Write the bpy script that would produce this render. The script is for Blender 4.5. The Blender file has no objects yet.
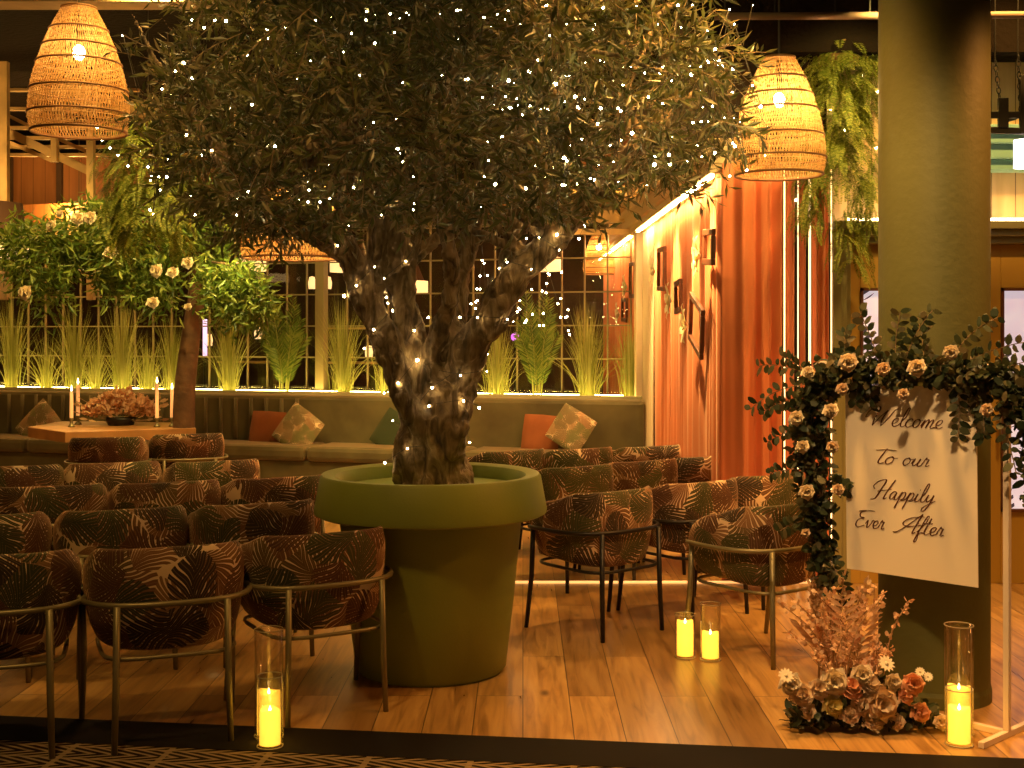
import bpy, bmesh, math, random
from mathutils import Vector, Matrix, noise
random.seed(7)
R=math.radians; PI=math.pi
col=bpy.context.scene.collection
F=1250.0; CH=1.65; HY=334.0
def P(px,py,d): return Vector(((px-512)/F*d, d, CH+(HY-py)/F*d))
def G(px,py,z=0.0):
    d=(CH-z)*F/(py-HY); return Vector(((px-512)/F*d,d,z))
rnd=random.uniform
# ---------------------------------------------------------------- materials
MATS={}
def newmat(n):
    m=bpy.data.materials.new(n); m.use_nodes=True; MATS[n]=m
    nt=m.node_tree; b=nt.nodes['Principled BSDF']; return m,nt,b
def inp(b,k,v):
    if k in b.inputs: b.inputs[k].default_value=v
def mat(n,c,rough=.6,metal=0,spec=.5,em=None,es=0,sheen=0,trans=0,bump=0,bscale=60,var=0,vscale=8):
    m,nt,b=newmat(n)
    inp(b,'Base Color',(*c,1)); inp(b,'Roughness',rough); inp(b,'Metallic',metal); inp(b,'Specular IOR Level',spec)
    if em: inp(b,'Emission Color',(*em,1)); inp(b,'Emission Strength',es)
    if sheen: inp(b,'Sheen Weight',sheen*.6); inp(b,'Sheen Tint',(1,.75,.5,1))
    if trans: inp(b,'Transmission Weight',trans)
    if bump or var:
        tc=nt.nodes.new('ShaderNodeTexCoord')
    if bump:
        nz=nt.nodes.new('ShaderNodeTexNoise'); nz.inputs['Scale'].default_value=bscale; nz.inputs['Detail'].default_value=4
        bp=nt.nodes.new('ShaderNodeBump'); bp.inputs['Strength'].default_value=bump; bp.inputs['Distance'].default_value=.02
        nt.links.new(tc.outputs['Object'],nz.inputs['Vector']); nt.links.new(nz.outputs['Fac'],bp.inputs['Height']); nt.links.new(bp.outputs['Normal'],b.inputs['Normal'])
    if var:
        nz=nt.nodes.new('ShaderNodeTexNoise'); nz.inputs['Scale'].default_value=vscale; nz.inputs['Detail'].default_value=3
        mr=nt.nodes.new('ShaderNodeMapRange'); mr.inputs[1].default_value=.3; mr.inputs[2].default_value=.7; mr.inputs[3].default_value=1-var; mr.inputs[4].default_value=1+var
        hs=nt.nodes.new('ShaderNodeHueSaturation'); hs.inputs['Color'].default_value=(*c,1)
        nt.links.new(tc.outputs['Object'],nz.inputs['Vector']); nt.links.new(nz.outputs['Fac'],mr.inputs[0]); nt.links.new(mr.outputs[0],hs.inputs['Value']); nt.links.new(hs.outputs[0],b.inputs['Base Color'])
    return m
class NT:
    """tiny node-math helper"""
    def __init__(s,nt): s.nt=nt
    def m(s,op,a,b=None,c=None):
        n=s.nt.nodes.new('ShaderNodeMath'); n.operation=op
        for i,v in enumerate((a,b,c)):
            if v is None: continue
            if isinstance(v,(int,float)): n.inputs[i].default_value=v
            else: s.nt.links.new(v,n.inputs[i])
        return n.outputs[0]
    def mix(s,f,a,b):
        n=s.nt.nodes.new('ShaderNodeMix'); n.data_type='RGBA'
        for sock,v in ((n.inputs[0],f),(n.inputs[6],a),(n.inputs[7],b)):
            if isinstance(v,(int,float)): sock.default_value=v
            elif isinstance(v,tuple): sock.default_value=(*v,1)
            else: s.nt.links.new(v,sock)
        return n.outputs[2]
    def ramp(s,f,stops,const=False):
        n=s.nt.nodes.new('ShaderNodeValToRGB'); e=n.color_ramp.elements
        if const: n.color_ramp.interpolation='CONSTANT'
        while len(e)<len(stops): e.new(.5)
        for el,(p,c) in zip(e,stops): el.position=p; el.color=(*c,1)
        s.nt.links.new(f,n.inputs[0]); return n.outputs[0]
def leafmat(n,cols,rough=.5,tr=.25):
    m,nt,b=newmat(n); h=NT(nt)
    g=nt.nodes.new('ShaderNodeNewGeometry')
    k=len(cols); c=h.ramp(g.outputs['Random Per Island'],[(i/(k-1),cc) for i,cc in enumerate(cols)])
    nt.links.new(c,b.inputs['Base Color']); inp(b,'Roughness',rough)
    t=nt.nodes.new('ShaderNodeBsdfTranslucent'); nt.links.new(c,t.inputs['Color'])
    mx=nt.nodes.new('ShaderNodeMixShader'); mx.inputs[0].default_value=tr
    out=nt.nodes['Material Output']
    nt.links.new(b.outputs[0],mx.inputs[1]); nt.links.new(t.outputs[0],mx.inputs[2]); nt.links.new(mx.outputs[0],out.inputs['Surface'])
    return m
def glassmat(n,tint=(1,1,1),refl=.5):
    m,nt,b=newmat(n); nt.nodes.remove(b); out=nt.nodes['Material Output']
    t=nt.nodes.new('ShaderNodeBsdfTransparent'); t.inputs[0].default_value=(*tint,1)
    g=nt.nodes.new('ShaderNodeBsdfGlossy'); g.inputs['Roughness'].default_value=.03
    fr=nt.nodes.new('ShaderNodeLayerWeight'); fr.inputs['Blend'].default_value=.35
    h=NT(nt); f=h.m('MULTIPLY',fr.outputs['Facing'],refl); f=h.m('ADD',f,.03)
    mx=nt.nodes.new('ShaderNodeMixShader'); nt.links.new(f,mx.inputs[0]); nt.links.new(t.outputs[0],mx.inputs[1]); nt.links.new(g.outputs[0],mx.inputs[2]); nt.links.new(mx.outputs[0],out.inputs['Surface'])
    return m
def emis(n,c,s): 
    m=mat(n,(.8,.75,.6),em=c,es=s); return m
def woodfloor():
    m,nt,b=newmat('oak_planks'); h=NT(nt)
    tc=nt.nodes.new('ShaderNodeTexCoord'); mp=nt.nodes.new('ShaderNodeMapping'); mp.inputs['Rotation'].default_value=(0,0,R(90.5))
    nt.links.new(tc.outputs['Object'],mp.inputs[0])
    br=nt.nodes.new('ShaderNodeTexBrick'); br.offset=.37; br.inputs['Scale'].default_value=1
    br.inputs['Brick Width'].default_value=1.9; br.inputs['Row Height'].default_value=.21; br.inputs['Mortar Size'].default_value=.0022
    br.inputs['Color1'].default_value=(0,0,0,1); br.inputs['Color2'].default_value=(1,1,1,1); br.inputs['Mortar'].default_value=(.5,.5,.5,1)
    nt.links.new(mp.outputs[0],br.inputs[0])
    mp2=nt.nodes.new('ShaderNodeMapping'); mp2.inputs['Scale'].default_value=(1.2,14,1); nt.links.new(mp.outputs[0],mp2.inputs[0])
    ad=nt.nodes.new('ShaderNodeVectorMath'); ad.operation='ADD'; nt.links.new(mp2.outputs[0],ad.inputs[0])
    sc=nt.nodes.new('ShaderNodeVectorMath'); sc.operation='SCALE'; sc.inputs['Scale'].default_value=7; nt.links.new(br.outputs['Color'],sc.inputs[0]); nt.links.new(sc.outputs[0],ad.inputs[1])
    nz=nt.nodes.new('ShaderNodeTexNoise'); nz.inputs['Scale'].default_value=1.6; nz.inputs['Detail'].default_value=6; nz.inputs['Distortion'].default_value=1.0
    nt.links.new(ad.outputs[0],nz.inputs['Vector'])
    base=h.ramp(nz.outputs['Fac'],[(.25,(.20,.10,.03)),(.5,(.44,.24,.075)),(.75,(.56,.34,.12))])
    tone=h.ramp(br.outputs['Color'],[(0,(.55,.5,.45)),(.5,(.85,.85,.85)),(1,(1.15,1.15,1.1))])
    mul=nt.nodes.new('ShaderNodeMix'); mul.data_type='RGBA'; mul.blend_type='MULTIPLY'; mul.inputs[0].default_value=1
    nt.links.new(base,mul.inputs[6]); nt.links.new(tone,mul.inputs[7])
    # knots
    vo=nt.nodes.new('ShaderNodeTexVoronoi'); vo.inputs['Scale'].default_value=1.5; mp3=nt.nodes.new('ShaderNodeMapping'); mp3.inputs['Scale'].default_value=(.7,1.6,1)
    nt.links.new(mp.outputs[0],mp3.inputs[0]); nt.links.new(mp3.outputs[0],vo.inputs['Vector'])
    kn=h.ramp(vo.outputs['Distance'],[(0,(1,1,1)),(.03,(.7,.7,.7)),(.07,(0,0,0))])
    c=h.mix(kn,mul.outputs[2],(.09,.04,.02))
    c2=h.mix(br.outputs['Fac'],c,(.05,.025,.012))
    nt.links.new(c2,b.inputs['Base Color']); inp(b,'Specular IOR Level',.5)
    rr=h.m('MULTIPLY_ADD',nz.outputs['Fac'],.2,.22); nt.links.new(rr,b.inputs['Roughness'])
    bp=nt.nodes.new('ShaderNodeBump'); bp.inputs['Strength'].default_value=.25; bp.inputs['Distance'].default_value=.004
    hh=h.m('SUBTRACT',nz.outputs['Fac'],br.outputs['Fac']); nt.links.new(hh,bp.inputs['Height']); nt.links.new(bp.outputs['Normal'],b.inputs['Normal'])
    return m
def carpet():
    m,nt,b=newmat('chevron_carpet'); h=NT(nt)
    tc=nt.nodes.new('ShaderNodeTexCoord'); mp=nt.nodes.new('ShaderNodeMapping'); mp.inputs['Rotation'].default_value=(0,0,R(7.5)); nt.links.new(tc.outputs['Object'],mp.inputs[0])
    sp=nt.nodes.new('ShaderNodeSeparateXYZ'); nt.links.new(mp.outputs[0],sp.inputs[0])
    u,v=sp.outputs[0],sp.outputs[1]
    fv=h.m('FRACT',h.m('DIVIDE',v,.135)); tri=h.m('ABSOLUTE',h.m('SUBTRACT',fv,.5))
    s=h.m('FRACT',h.m('ADD',h.m('DIVIDE',u,.085),h.m('MULTIPLY',tri,4.0)))
    a=h.m('LESS_THAN',s,.42)
    line=h.m('LESS_THAN',fv,.09)
    f2=h.m('FRACT',h.m('DIVIDE',u,.4)); gap=h.m('LESS_THAN',f2,.06)
    tan=h.m('MAXIMUM',h.m('MAXIMUM',a,line),h.m('MULTIPLY',gap,.8))
    c=h.mix(tan,(.015,.010,.008),(.30,.22,.12)); nt.links.new(c,b.inputs['Base Color']); inp(b,'Roughness',.95); inp(b,'Specular IOR Level',.1)
    nz=nt.nodes.new('ShaderNodeTexNoise'); nz.inputs['Scale'].default_value=300; bp=nt.nodes.new('ShaderNodeBump'); bp.inputs['Strength'].default_value=.4; bp.inputs['Distance'].default_value=.004
    nt.links.new(tc.outputs['Object'],nz.inputs['Vector']); nt.links.new(nz.outputs['Fac'],bp.inputs['Height']); nt.links.new(bp.outputs['Normal'],b.inputs['Normal'])
    return m
def palmfabric(n,coord='UV',scale=6.0,bg=(.66,.48,.29),cols=None,light=False):
    cols=cols or [(.03,.035,.008),(.07,.028,.012),(.028,.018,.008),(.05,.05,.012)]
    m,nt,b=newmat(n); h=NT(nt)
    tc=nt.nodes.new('ShaderNodeTexCoord'); oi=nt.nodes.new('ShaderNodeObjectInfo')
    off=nt.nodes.new('ShaderNodeVectorMath'); off.operation='ADD'
    cb=nt.nodes.new('ShaderNodeCombineXYZ'); r=h.m('MULTIPLY',oi.outputs['Random'],37.0); nt.links.new(r,cb.inputs[0]); r2=h.m('MULTIPLY',oi.outputs['Random'],11.3); nt.links.new(r2,cb.inputs[1])
    
    if coord=='Object':
        sw=nt.nodes.new('ShaderNodeSeparateXYZ'); cw=nt.nodes.new('ShaderNodeCombineXYZ'); nt.links.new(tc.outputs['Object'],sw.inputs[0]); nt.links.new(sw.outputs[0],cw.inputs[0]); nt.links.new(sw.outputs[2],cw.inputs[1]); nt.links.new(cw.outputs[0],off.inputs[0])
    else: nt.links.new(tc.outputs[coord],off.inputs[0]); nt.links.new(cb.outputs[0],off.inputs[1])
    color=bg
    lay=[((.37,.11,0),scale,[(.13,.055,.02),(.20,.10,.04),(.10,.06,.02),(.16,.07,.03)]),((3.7,8.1,0),scale*.85,cols)]
    if light: lay=[((.37,.11,0),scale,cols),((3.7,8.1,0),scale*.85,cols)]
    for li,(shift,sc,cs) in enumerate(lay):
        mp=nt.nodes.new('ShaderNodeMapping'); mp.inputs['Location'].default_value=shift; mp.inputs['Scale'].default_value=(sc,sc,sc); nt.links.new(off.outputs[0],mp.inputs[0])
        wn=nt.nodes.new('ShaderNodeTexNoise'); wn.noise_dimensions='2D'; wn.inputs['Scale'].default_value=1.1; wn.inputs['Detail'].default_value=1; nt.links.new(mp.outputs[0],wn.inputs['Vector'])
        wa=nt.nodes.new('ShaderNodeVectorMath'); wa.operation='MULTIPLY_ADD'; wa.inputs[1].default_value=(.35,.35,0); nt.links.new(wn.outputs['Color'],wa.inputs[0]); nt.links.new(mp.outputs[0],wa.inputs[2])
        v=nt.nodes.new('ShaderNodeTexVoronoi'); v.voronoi_dimensions='2D'; v.inputs['Scale'].default_value=1; v.inputs['Randomness'].default_value=.8; nt.links.new(wa.outputs[0],v.inputs['Vector'])
        d=nt.nodes.new('ShaderNodeVectorMath'); d.operation='SUBTRACT'; nt.links.new(wa.outputs[0],d.inputs[0]); nt.links.new(v.outputs['Position'],d.inputs[1])
        s1=nt.nodes.new('ShaderNodeSeparateXYZ'); nt.links.new(d.outputs[0],s1.inputs[0])
        sc_=nt.nodes.new('ShaderNodeSeparateColor'); nt.links.new(v.outputs['Color'],sc_.inputs[0])
        ang=h.m('MULTIPLY',sc_.outputs[0],6.283); ca=h.m('COSINE',ang); sa=h.m('SINE',ang)
        x=h.m('ADD',h.m('MULTIPLY',s1.outputs[0],ca),h.m('MULTIPLY',s1.outputs[1],sa))
        y=h.m('SUBTRACT',h.m('MULTIPLY',s1.outputs[1],ca),h.m('MULTIPLY',s1.outputs[0],sa))
        y=h.m('ADD',y,h.m('MULTIPLY',h.m('MULTIPLY',x,x),.35)); ay=h.m('ABSOLUTE',y)
        # leaflets radiate from a point low on the rib
        th=h.m('ARCTAN2',ay,h.m('ADD',x,.75)); ph=h.m('MULTIPLY',th,5.0 if li else 5.6)
        rad=h.m('SQRT',h.m('ADD',h.m('MULTIPLY',ay,ay),h.m('POWER',h.m('ADD',x,.75),2.0)))
        ph=h.m('SUBTRACT',h.m('ADD',ph,h.m('MULTIPLY',h.m('MULTIPLY',ay,rad),2.2)),h.m('MULTIPLY',rad,3.4))
        st=h.m('ABSOLUTE',h.m('SUBTRACT',h.m('FRACT',ph),.5))
        lim=h.m('SUBTRACT',.49,h.m('MULTIPLY',ay,.42 if li else .34))
        leaf=h.m('LESS_THAN',st,lim)
        env=h.m('LESS_THAN',h.m('ADD',h.m('MULTIPLY',h.m('MULTIPLY',ay,ay),1.3),h.m('MULTIPLY',h.m('MULTIPLY',x,x),.9)),.34 if li else .5)
        msk=h.m('MULTIPLY',leaf,env)
        k=len(cs); lc=h.ramp(sc_.outputs[1],[(i/k,c) for i,c in enumerate(cs)],const=True)
        vein=h.m('LESS_THAN',st,.05); shade=h.mix(h.m('MULTIPLY',vein,.35),lc,(.30,.18,.09))
        color=h.mix(msk,color,shade)
    nt.links.new(color,b.inputs['Base Color']); inp(b,'Roughness',.75); inp(b,'Sheen Weight',.3); inp(b,'Sheen Roughness',.4); inp(b,'Sheen Tint',(.9,.5,.25,1)); inp(b,'Specular IOR Level',.25)
    return m
def striped_glass():
    m,nt,b=newmat('frosted_leaf_glass'); h=NT(nt)
    tc=nt.nodes.new('ShaderNodeTexCoord'); sp=nt.nodes.new('ShaderNodeSeparateXYZ'); nt.links.new(tc.outputs['Object'],sp.inputs[0])
    x,z=sp.outputs[0],sp.outputs[2]
    fz=h.m('FRACT',h.m('DIVIDE',z,.9)); zz=h.m('MULTIPLY',h.m('SUBTRACT',fz,.5),.9)
    xx=h.m('SUBTRACT',h.m('MULTIPLY',h.m('FRACT',h.m('DIVIDE',x,.42)),.42),.21); ax=h.m('ABSOLUTE',xx)
    st=h.m('FRACT',h.m('SUBTRACT',h.m('MULTIPLY',zz,17),h.m('MULTIPLY',ax,11)))
    env=h.m('LESS_THAN',h.m('ADD',h.m('MULTIPLY',h.m('MULTIPLY',ax,ax),30),h.m('MULTIPLY',h.m('MULTIPLY',zz,zz),7)),1)
    k=h.m('MULTIPLY',h.m('MULTIPLY',h.m('LESS_THAN',st,.45),env),h.m('GREATER_THAN',ax,.02))
    nz=nt.nodes.new('ShaderNodeTexNoise'); nz.inputs['Scale'].default_value=3; nt.links.new(tc.outputs['Object'],nz.inputs['Vector'])
    base=h.ramp(nz.outputs['Fac'],[(.3,(.52,.42,.50)),(.7,(.75,.66,.66))])
    c=h.mix(k,base,(.05,.035,.04)); nt.links.new(c,b.inputs['Base Color']); nt.links.new(c,b.inputs['Emission Color']); inp(b,'Emission Strength',.9); inp(b,'Roughness',.2)  # glow put into the glass colour for light from the room behind
    return m
def woodpanel(n,c1,c2,sx=4,rough=.55):
    m,nt,b=newmat(n); h=NT(nt)
    tc=nt.nodes.new('ShaderNodeTexCoord'); mp=nt.nodes.new('ShaderNodeMapping'); mp.inputs['Scale'].default_value=(sx*2.5,sx*2.5,.6); nt.links.new(tc.outputs['Object'],mp.inputs[0])
    nz=nt.nodes.new('ShaderNodeTexNoise'); nz.inputs['Scale'].default_value=1.5; nz.inputs['Detail'].default_value=5; nz.inputs['Distortion'].default_value=.5; nt.links.new(mp.outputs[0],nz.inputs['Vector'])
    c=h.ramp(nz.outputs['Fac'],[(.3,c1),(.7,c2)])
    sp=nt.nodes.new('ShaderNodeSeparateXYZ'); nt.links.new(tc.outputs['Object'],sp.inputs[0])
    g=h.m('LESS_THAN',h.m('FRACT',h.m('DIVIDE',h.m('ADD',sp.outputs[0],20),.16)),.04)
    c=h.mix(g,c,tuple(v*.35 for v in c1)); nt.links.new(c,b.inputs['Base Color']); inp(b,'Roughness',rough)
    return m
def barkmat():
    m,nt,b=newmat('olive_bark'); h=NT(nt)
    tc=nt.nodes.new('ShaderNodeTexCoord'); mp=nt.nodes.new('ShaderNodeMapping'); mp.inputs['Scale'].default_value=(14,14,3.5); nt.links.new(tc.outputs['Object'],mp.inputs[0])
    nz=nt.nodes.new('ShaderNodeTexNoise'); nz.inputs['Scale'].default_value=1.3; nz.inputs['Detail'].default_value=8; nz.inputs['Distortion'].default_value=1.5; nt.links.new(mp.outputs[0],nz.inputs['Vector'])
    c=h.ramp(nz.outputs['Fac'],[(.3,(.05,.032,.014)),(.5,(.20,.13,.06)),(.72,(.42,.30,.15))]); nt.links.new(c,b.inputs['Base Color']); inp(b,'Roughness',.85)
    bp=nt.nodes.new('ShaderNodeBump'); bp.inputs['Strength'].default_value=.9; bp.inputs['Distance'].default_value=.03; nt.links.new(nz.outputs['Fac'],bp.inputs['Height']); nt.links.new(bp.outputs['Normal'],b.inputs['Normal'])
    return m
M={}
M['floor']=woodfloor(); M['carpet']=carpet(); M['palm']=palmfabric('palm_velvet')
M['palm_light']=palmfabric('palm_cushion','Object',9,bg=(.80,.62,.38),cols=[(.22,.17,.08),(.35,.2,.1),(.28,.2,.1),(.4,.25,.12),(.2,.2,.08)],light=True)
M['bronze']=mat('bronze_tube',(.24,.20,.10),.45,.55)
M['darkmetal']=mat('dark_metal',(.03,.025,.02),.4,.7)
M['pot']=mat('olive_pot',(.215,.245,.03),.55,bump=.05,bscale=90,var=.08,vscale=3)
M['soil']=mat('soil',(.06,.045,.03),.95,bump=.8,bscale=40)
M['potliner']=mat('pot_top',(.20,.26,.03),.7,bump=.1,bscale=30)
M['column']=mat('column_paint',(.10,.10,.025),.6,bump=.12,bscale=25,var=.08,vscale=2)
M['bark']=barkmat()
M['leaf']=leafmat('olive_leaves',[(.03,.04,.008),(.09,.10,.02),(.16,.15,.045),(.06,.06,.02),(.30,.24,.11)],.38,.3)
M['fern']=leafmat('fern_leaves',[(.10,.14,.008),(.22,.26,.02),(.42,.40,.07)],.6,.35)
M['leafgreen']=leafmat('green_leaves',[(.04,.085,.008),(.12,.19,.02),(.26,.30,.05)],.45,.3)
M['darkleaf']=leafmat('eucalyptus_leaves',[(.012,.022,.008),(.03,.045,.015),(.07,.075,.03),(.12,.09,.04)],.5,.2)
M['grass']=leafmat('tall_grass',[(.24,.26,.04),(.38,.38,.09),(.52,.48,.17)],.6,.35)
M['dried']=leafmat('dried_stems',[(.40,.20,.09),(.58,.36,.18),(.66,.48,.28)],.8,.3)
M['blossom']=leafmat('peach_blossom',[(.75,.40,.2),(.88,.62,.40),(.8,.48,.26)],.7,.3)
M['rose_white']=mat('rose_cream',(.80,.68,.48),.6,sheen=.3)
M['rose_peach']=mat('rose_peach',(.80,.42,.22),.6,sheen=.3)
M['rose_yellow']=mat('rose_yellow',(.72,.60,.22),.6,sheen=.3)
M['rose_pale']=mat('rose_pale',(.78,.60,.40),.6,sheen=.3)
M['banq']=mat('olive_velvet',(.115,.095,.035),.7,sheen=.8,var=.35,vscale=2.5)
M['orange']=mat('rust_cushion',(.30,.085,.02),.8,sheen=.4,var=.1)
M['darkcush']=mat('green_cushion',(.03,.045,.012),.8,sheen=.4)
M['curtain']=mat('salmon_velvet',(.62,.17,.06),.75,sheen=.3,var=.1,vscale=1.5)
M['curtain_cream']=mat('cream_drape',(.7,.55,.35),.8,sheen=.3)
M['cornice']=mat('gilt_cornice',(.50,.36,.16),.5,bump=.1)
M['frame']=mat('frame_wood',(.11,.035,.012),.5)
M['paper']=mat('paper_flower',(.85,.75,.45),.7)
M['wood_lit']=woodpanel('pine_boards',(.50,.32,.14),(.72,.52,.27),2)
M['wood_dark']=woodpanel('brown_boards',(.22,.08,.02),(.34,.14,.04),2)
M['beam']=mat('beam_wood',(.50,.33,.13),.6,var=.25,vscale=5,bump=.1,bscale=20)
M['table']=mat('table_wood',(.38,.18,.06),.4,var=.2,vscale=6)
M['ceil']=mat('dark_ceiling',(.010,.006,.003),.95,spec=.1,bump=.8,bscale=20)
M['pipe']=mat('pipe_metal',(.20,.12,.07),.6,.2)
M['wall']=mat('dark_wall',(.05,.024,.010),.8,var=.2)
M['green_paint']=mat('olive_door_paint',(.24,.20,.08),.45)
M['door_panel']=mat('ochre_panel',(.42,.24,.04),.45)
M['teal']=mat('teal_paint',(.22,.42,.32),.5)
M['doorglass']=striped_glass()
M['glass']=glassmat('vase_glass',(1,.98,.95),.45); M['pane']=glassmat('window_glass',(.96,.95,.92),.25)
M['mullion']=mat('mullion_cream',(.24,.18,.08),.5)
M['rattan']=leafmat('rattan',[(.56,.30,.08),(.68,.40,.13),(.78,.52,.20)],.6,.4)
M['rattan_ring']=mat('rattan_ring',(.30,.15,.05),.6)
M['acrylic']=mat('acrylic_board',(.86,.76,.60),.22)
M['ink']=mat('brown_lettering',(.10,.035,.015),.5)
M['stand']=mat('white_metal',(.75,.62,.48),.4)
M['strip_black']=mat('black_trim',(.010,.007,.005),.8,spec=.15)
M['wire']=mat('wire',(.05,.04,.02),.6)
M['planter']=mat('planter_cream',(.5,.45,.25),.6)
M['redshade']=mat('red_shade',(.45,.06,.04),.8); M['brownshade']=mat('brown_shade',(.09,.04,.02),.8)
WARM=(1,.60,.22)
M['wax']=mat('glowing_wax',(.9,.7,.2),.5,em=(1,.50,.045),es=2.6)
M['flame']=emis('flame',(1,.8,.35),12)
M['taper']=mat('taper_wax',(.85,.5,.25),.5,em=(1,.40,.12),es=.55)
M['bulb']=emis('lamp_bulb',(1,.82,.5),35)
M['fairy']=emis('fairy_bulb',(1,.74,.34),90)
M['led_w']=emis('led_warm',(1,.70,.36),22)
M['led_g']=emis('led_yellow',(1,.76,.20),32)
M['led_floor']=emis('led_floor',(1,.45,.13),1.3); M['led_t']=emis('led_tube_warm',(1,.62,.26),3.2); M['led_c']=emis('led_cornice',(1,.62,.24),95)
M['shadeglow']=emis('shade_glow',(1,.62,.25),1.6)
M['tealglow']=mat('lamp_white',(.8,.8,.8),em=(1,.9,.8),es=5)
M['purple']=emis('purple_light',(.7,.1,1),2.0)
# ---------------------------------------------------------------- object helpers
def setp(o,label=None,cat=None,group=None,kind=None):
    if label: o['label']=label
    if cat: o['category']=cat
    if group: o['group']=group
    if kind: o['kind']=kind
    return o
def empty(name,loc=(0,0,0),rz=0,label=None,cat=None,group=None,kind=None):
    o=bpy.data.objects.new(name,None); o.location=loc; o.rotation_euler=(0,0,rz); col.objects.link(o); o.empty_display_size=.1
    return setp(o,label,cat,group,kind)
def link(name,me,m,parent=None,smooth=True):
    if m is not None and not me.materials: me.materials.append(m if not isinstance(m,str) else M[m])
    if smooth:
        for p in me.polygons: p.use_smooth=True
    o=bpy.data.objects.new(name,me); col.objects.link(o)
    if parent is not None: o.parent=parent
    return o
class MB:
    def __init__(s): s.v=[]; s.f=[]; s.uv=None
    def add(s,vs,fs):
        n=len(s.v); s.v.extend([tuple(p) for p in vs]); s.f.extend([tuple(i+n for i in f) for f in fs]); return s
    def box(s,a,b):
        x0,y0,z0=a; x1,y1,z1=b
        return s.add([(x0,y0,z0),(x1,y0,z0),(x1,y1,z0),(x0,y1,z0),(x0,y0,z1),(x1,y0,z1),(x1,y1,z1),(x0,y1,z1)],[(0,3,2,1),(4,5,6,7),(0,1,5,4),(1,2,6,5),(2,3,7,6),(3,0,4,7)])
    def obox(s,p,q,w,h):  # beam from p to q, width w (horizontal), height h
        p=Vector(p); q=Vector(q); d=(q-p).normalized(); up=Vector((0,0,1)) if abs(d.z)<.95 else Vector((0,1,0))
        a=d.cross(up).normalized(); b=a.cross(d).normalized(); vs=[]
        for c in (p,q):
            for i,j in ((-1,-1),(1,-1),(1,1),(-1,1)): vs.append(c+a*w/2*i+b*h/2*j)
        return s.add(vs,[(0,1,2,3),(7,6,5,4),(0,4,5,1),(1,5,6,2),(2,6,7,3),(3,7,4,0)])
    def tube(s,pts,r,n=8,cap=True):
        pts=[Vector(p) for p in pts]; k=len(pts); rr=r if isinstance(r,(list,tuple)) else [r]*k
        prev=None; base=len(s.v); vs=[]; fs=[]
        for i,p in enumerate(pts):
            d=(pts[min(i+1,k-1)]-pts[max(i-1,0)]).normalized()
            if prev is None:
                a=d.orthogonal().normalized()
            else:
                a=prev-d*prev.dot(d); a=a.normalized() if a.length>1e-6 else d.orthogonal().normalized()
            prev=a; b=d.cross(a)
            for j in range(n):
                t=2*PI*j/n; vs.append(p+(a*math.cos(t)+b*math.sin(t))*rr[i])
        for i in range(k-1):
            for j in range(n):
                j2=(j+1)%n; fs.append((i*n+j,i*n+j2,(i+1)*n+j2,(i+1)*n+j))
        if cap: fs.append(tuple(range(n))[::-1]); fs.append(tuple((k-1)*n+j for j in range(n)))
        return s.add(vs,fs)
    def lathe(s,prof,n=40,c=(0,0,0),cap=False):
        vs=[];fs=[];k=len(prof)
        for r,z in prof:
            for j in range(n):
                t=2*PI*j/n; vs.append((c[0]+r*math.cos(t),c[1]+r*math.sin(t),c[2]+z))
        for i in range(k-1):
            for j in range(n):
                j2=(j+1)%n; fs.append((i*n+j,i*n+j2,(i+1)*n+j2,(i+1)*n+j))
        if cap: fs.append(tuple(range(n))[::-1]); fs.append(tuple((k-1)*n+j for j in range(n)))
        return s.add(vs,fs)
    def sphere(s,c,r,n=8,m=6,sz=1):
        prof=[(max(1e-4,r*math.sin(PI*i/m)),-r*sz*math.cos(PI*i/m)) for i in range(m+1)]
        return s.lathe(prof,n,c)
    def leaf(s,p,d,up,L,W,fold=.25):
        d=d.normalized(); a=d.cross(up)
        if a.length<1e-4: a=d.orthogonal()
        a.normalize(); b=a.cross(d)
        return s.add([p,p+d*L*.45+a*W/2+b*W*fold,p+d*L,p+d*L*.45-a*W/2+b*W*fold],[(0,1,2),(0,2,3)])
    def rleaf(s,p,d,up,L,W):
        d=d.normalized(); a=d.cross(up)
        if a.length<1e-4: a=d.orthogonal()
        a.normalize(); b=a.cross(d)
        pr=[(0,.0),(.25,.42),(.55,.5),(.85,.28),(1,0)]
        vs=[p]+[p+d*L*t+a*W*w+b*W*.15 for t,w in pr[1:4]]+[p+d*L-b*W*.1]+[p+d*L*t-a*W*w+b*W*.15 for t,w in reversed(pr[1:4])]
        return s.add(vs,[(0,1,7),(1,2,6,7),(2,3,5,6),(3,4,5)])
    def mesh(s,name='m'):
        me=bpy.data.meshes.new(name); me.from_pydata(s.v,[],s.f); me.update(); return me
    def build(s,name,m,parent=None,smooth=False,bevel=0,subsurf=0):
        o=link(name,s.mesh(name),m,parent,smooth)
        if bevel:
            b=o.modifiers.new('bevel','BEVEL'); b.width=bevel; b.segments=2; b.limit_method='ANGLE'
        if subsurf:
            b=o.modifiers.new('sub','SUBSURF'); b.levels=subsurf; b.render_levels=subsurf
        return o
def copy_tree(o,parent=None):
    kids=[c for c in col.objects if c.parent==o] if False else list(o.children)
    c=o.copy(); col.objects.link(c)
    if parent is not None: c.parent=parent
    for k in kids: copy_tree(k,c)
    return c
def rvec():
    while True:
        v=Vector((rnd(-1,1),rnd(-1,1),rnd(-1,1)))
        if .01<v.length<1: return v.normalized()
def struct(o): o['kind']='structure'; return o
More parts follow.
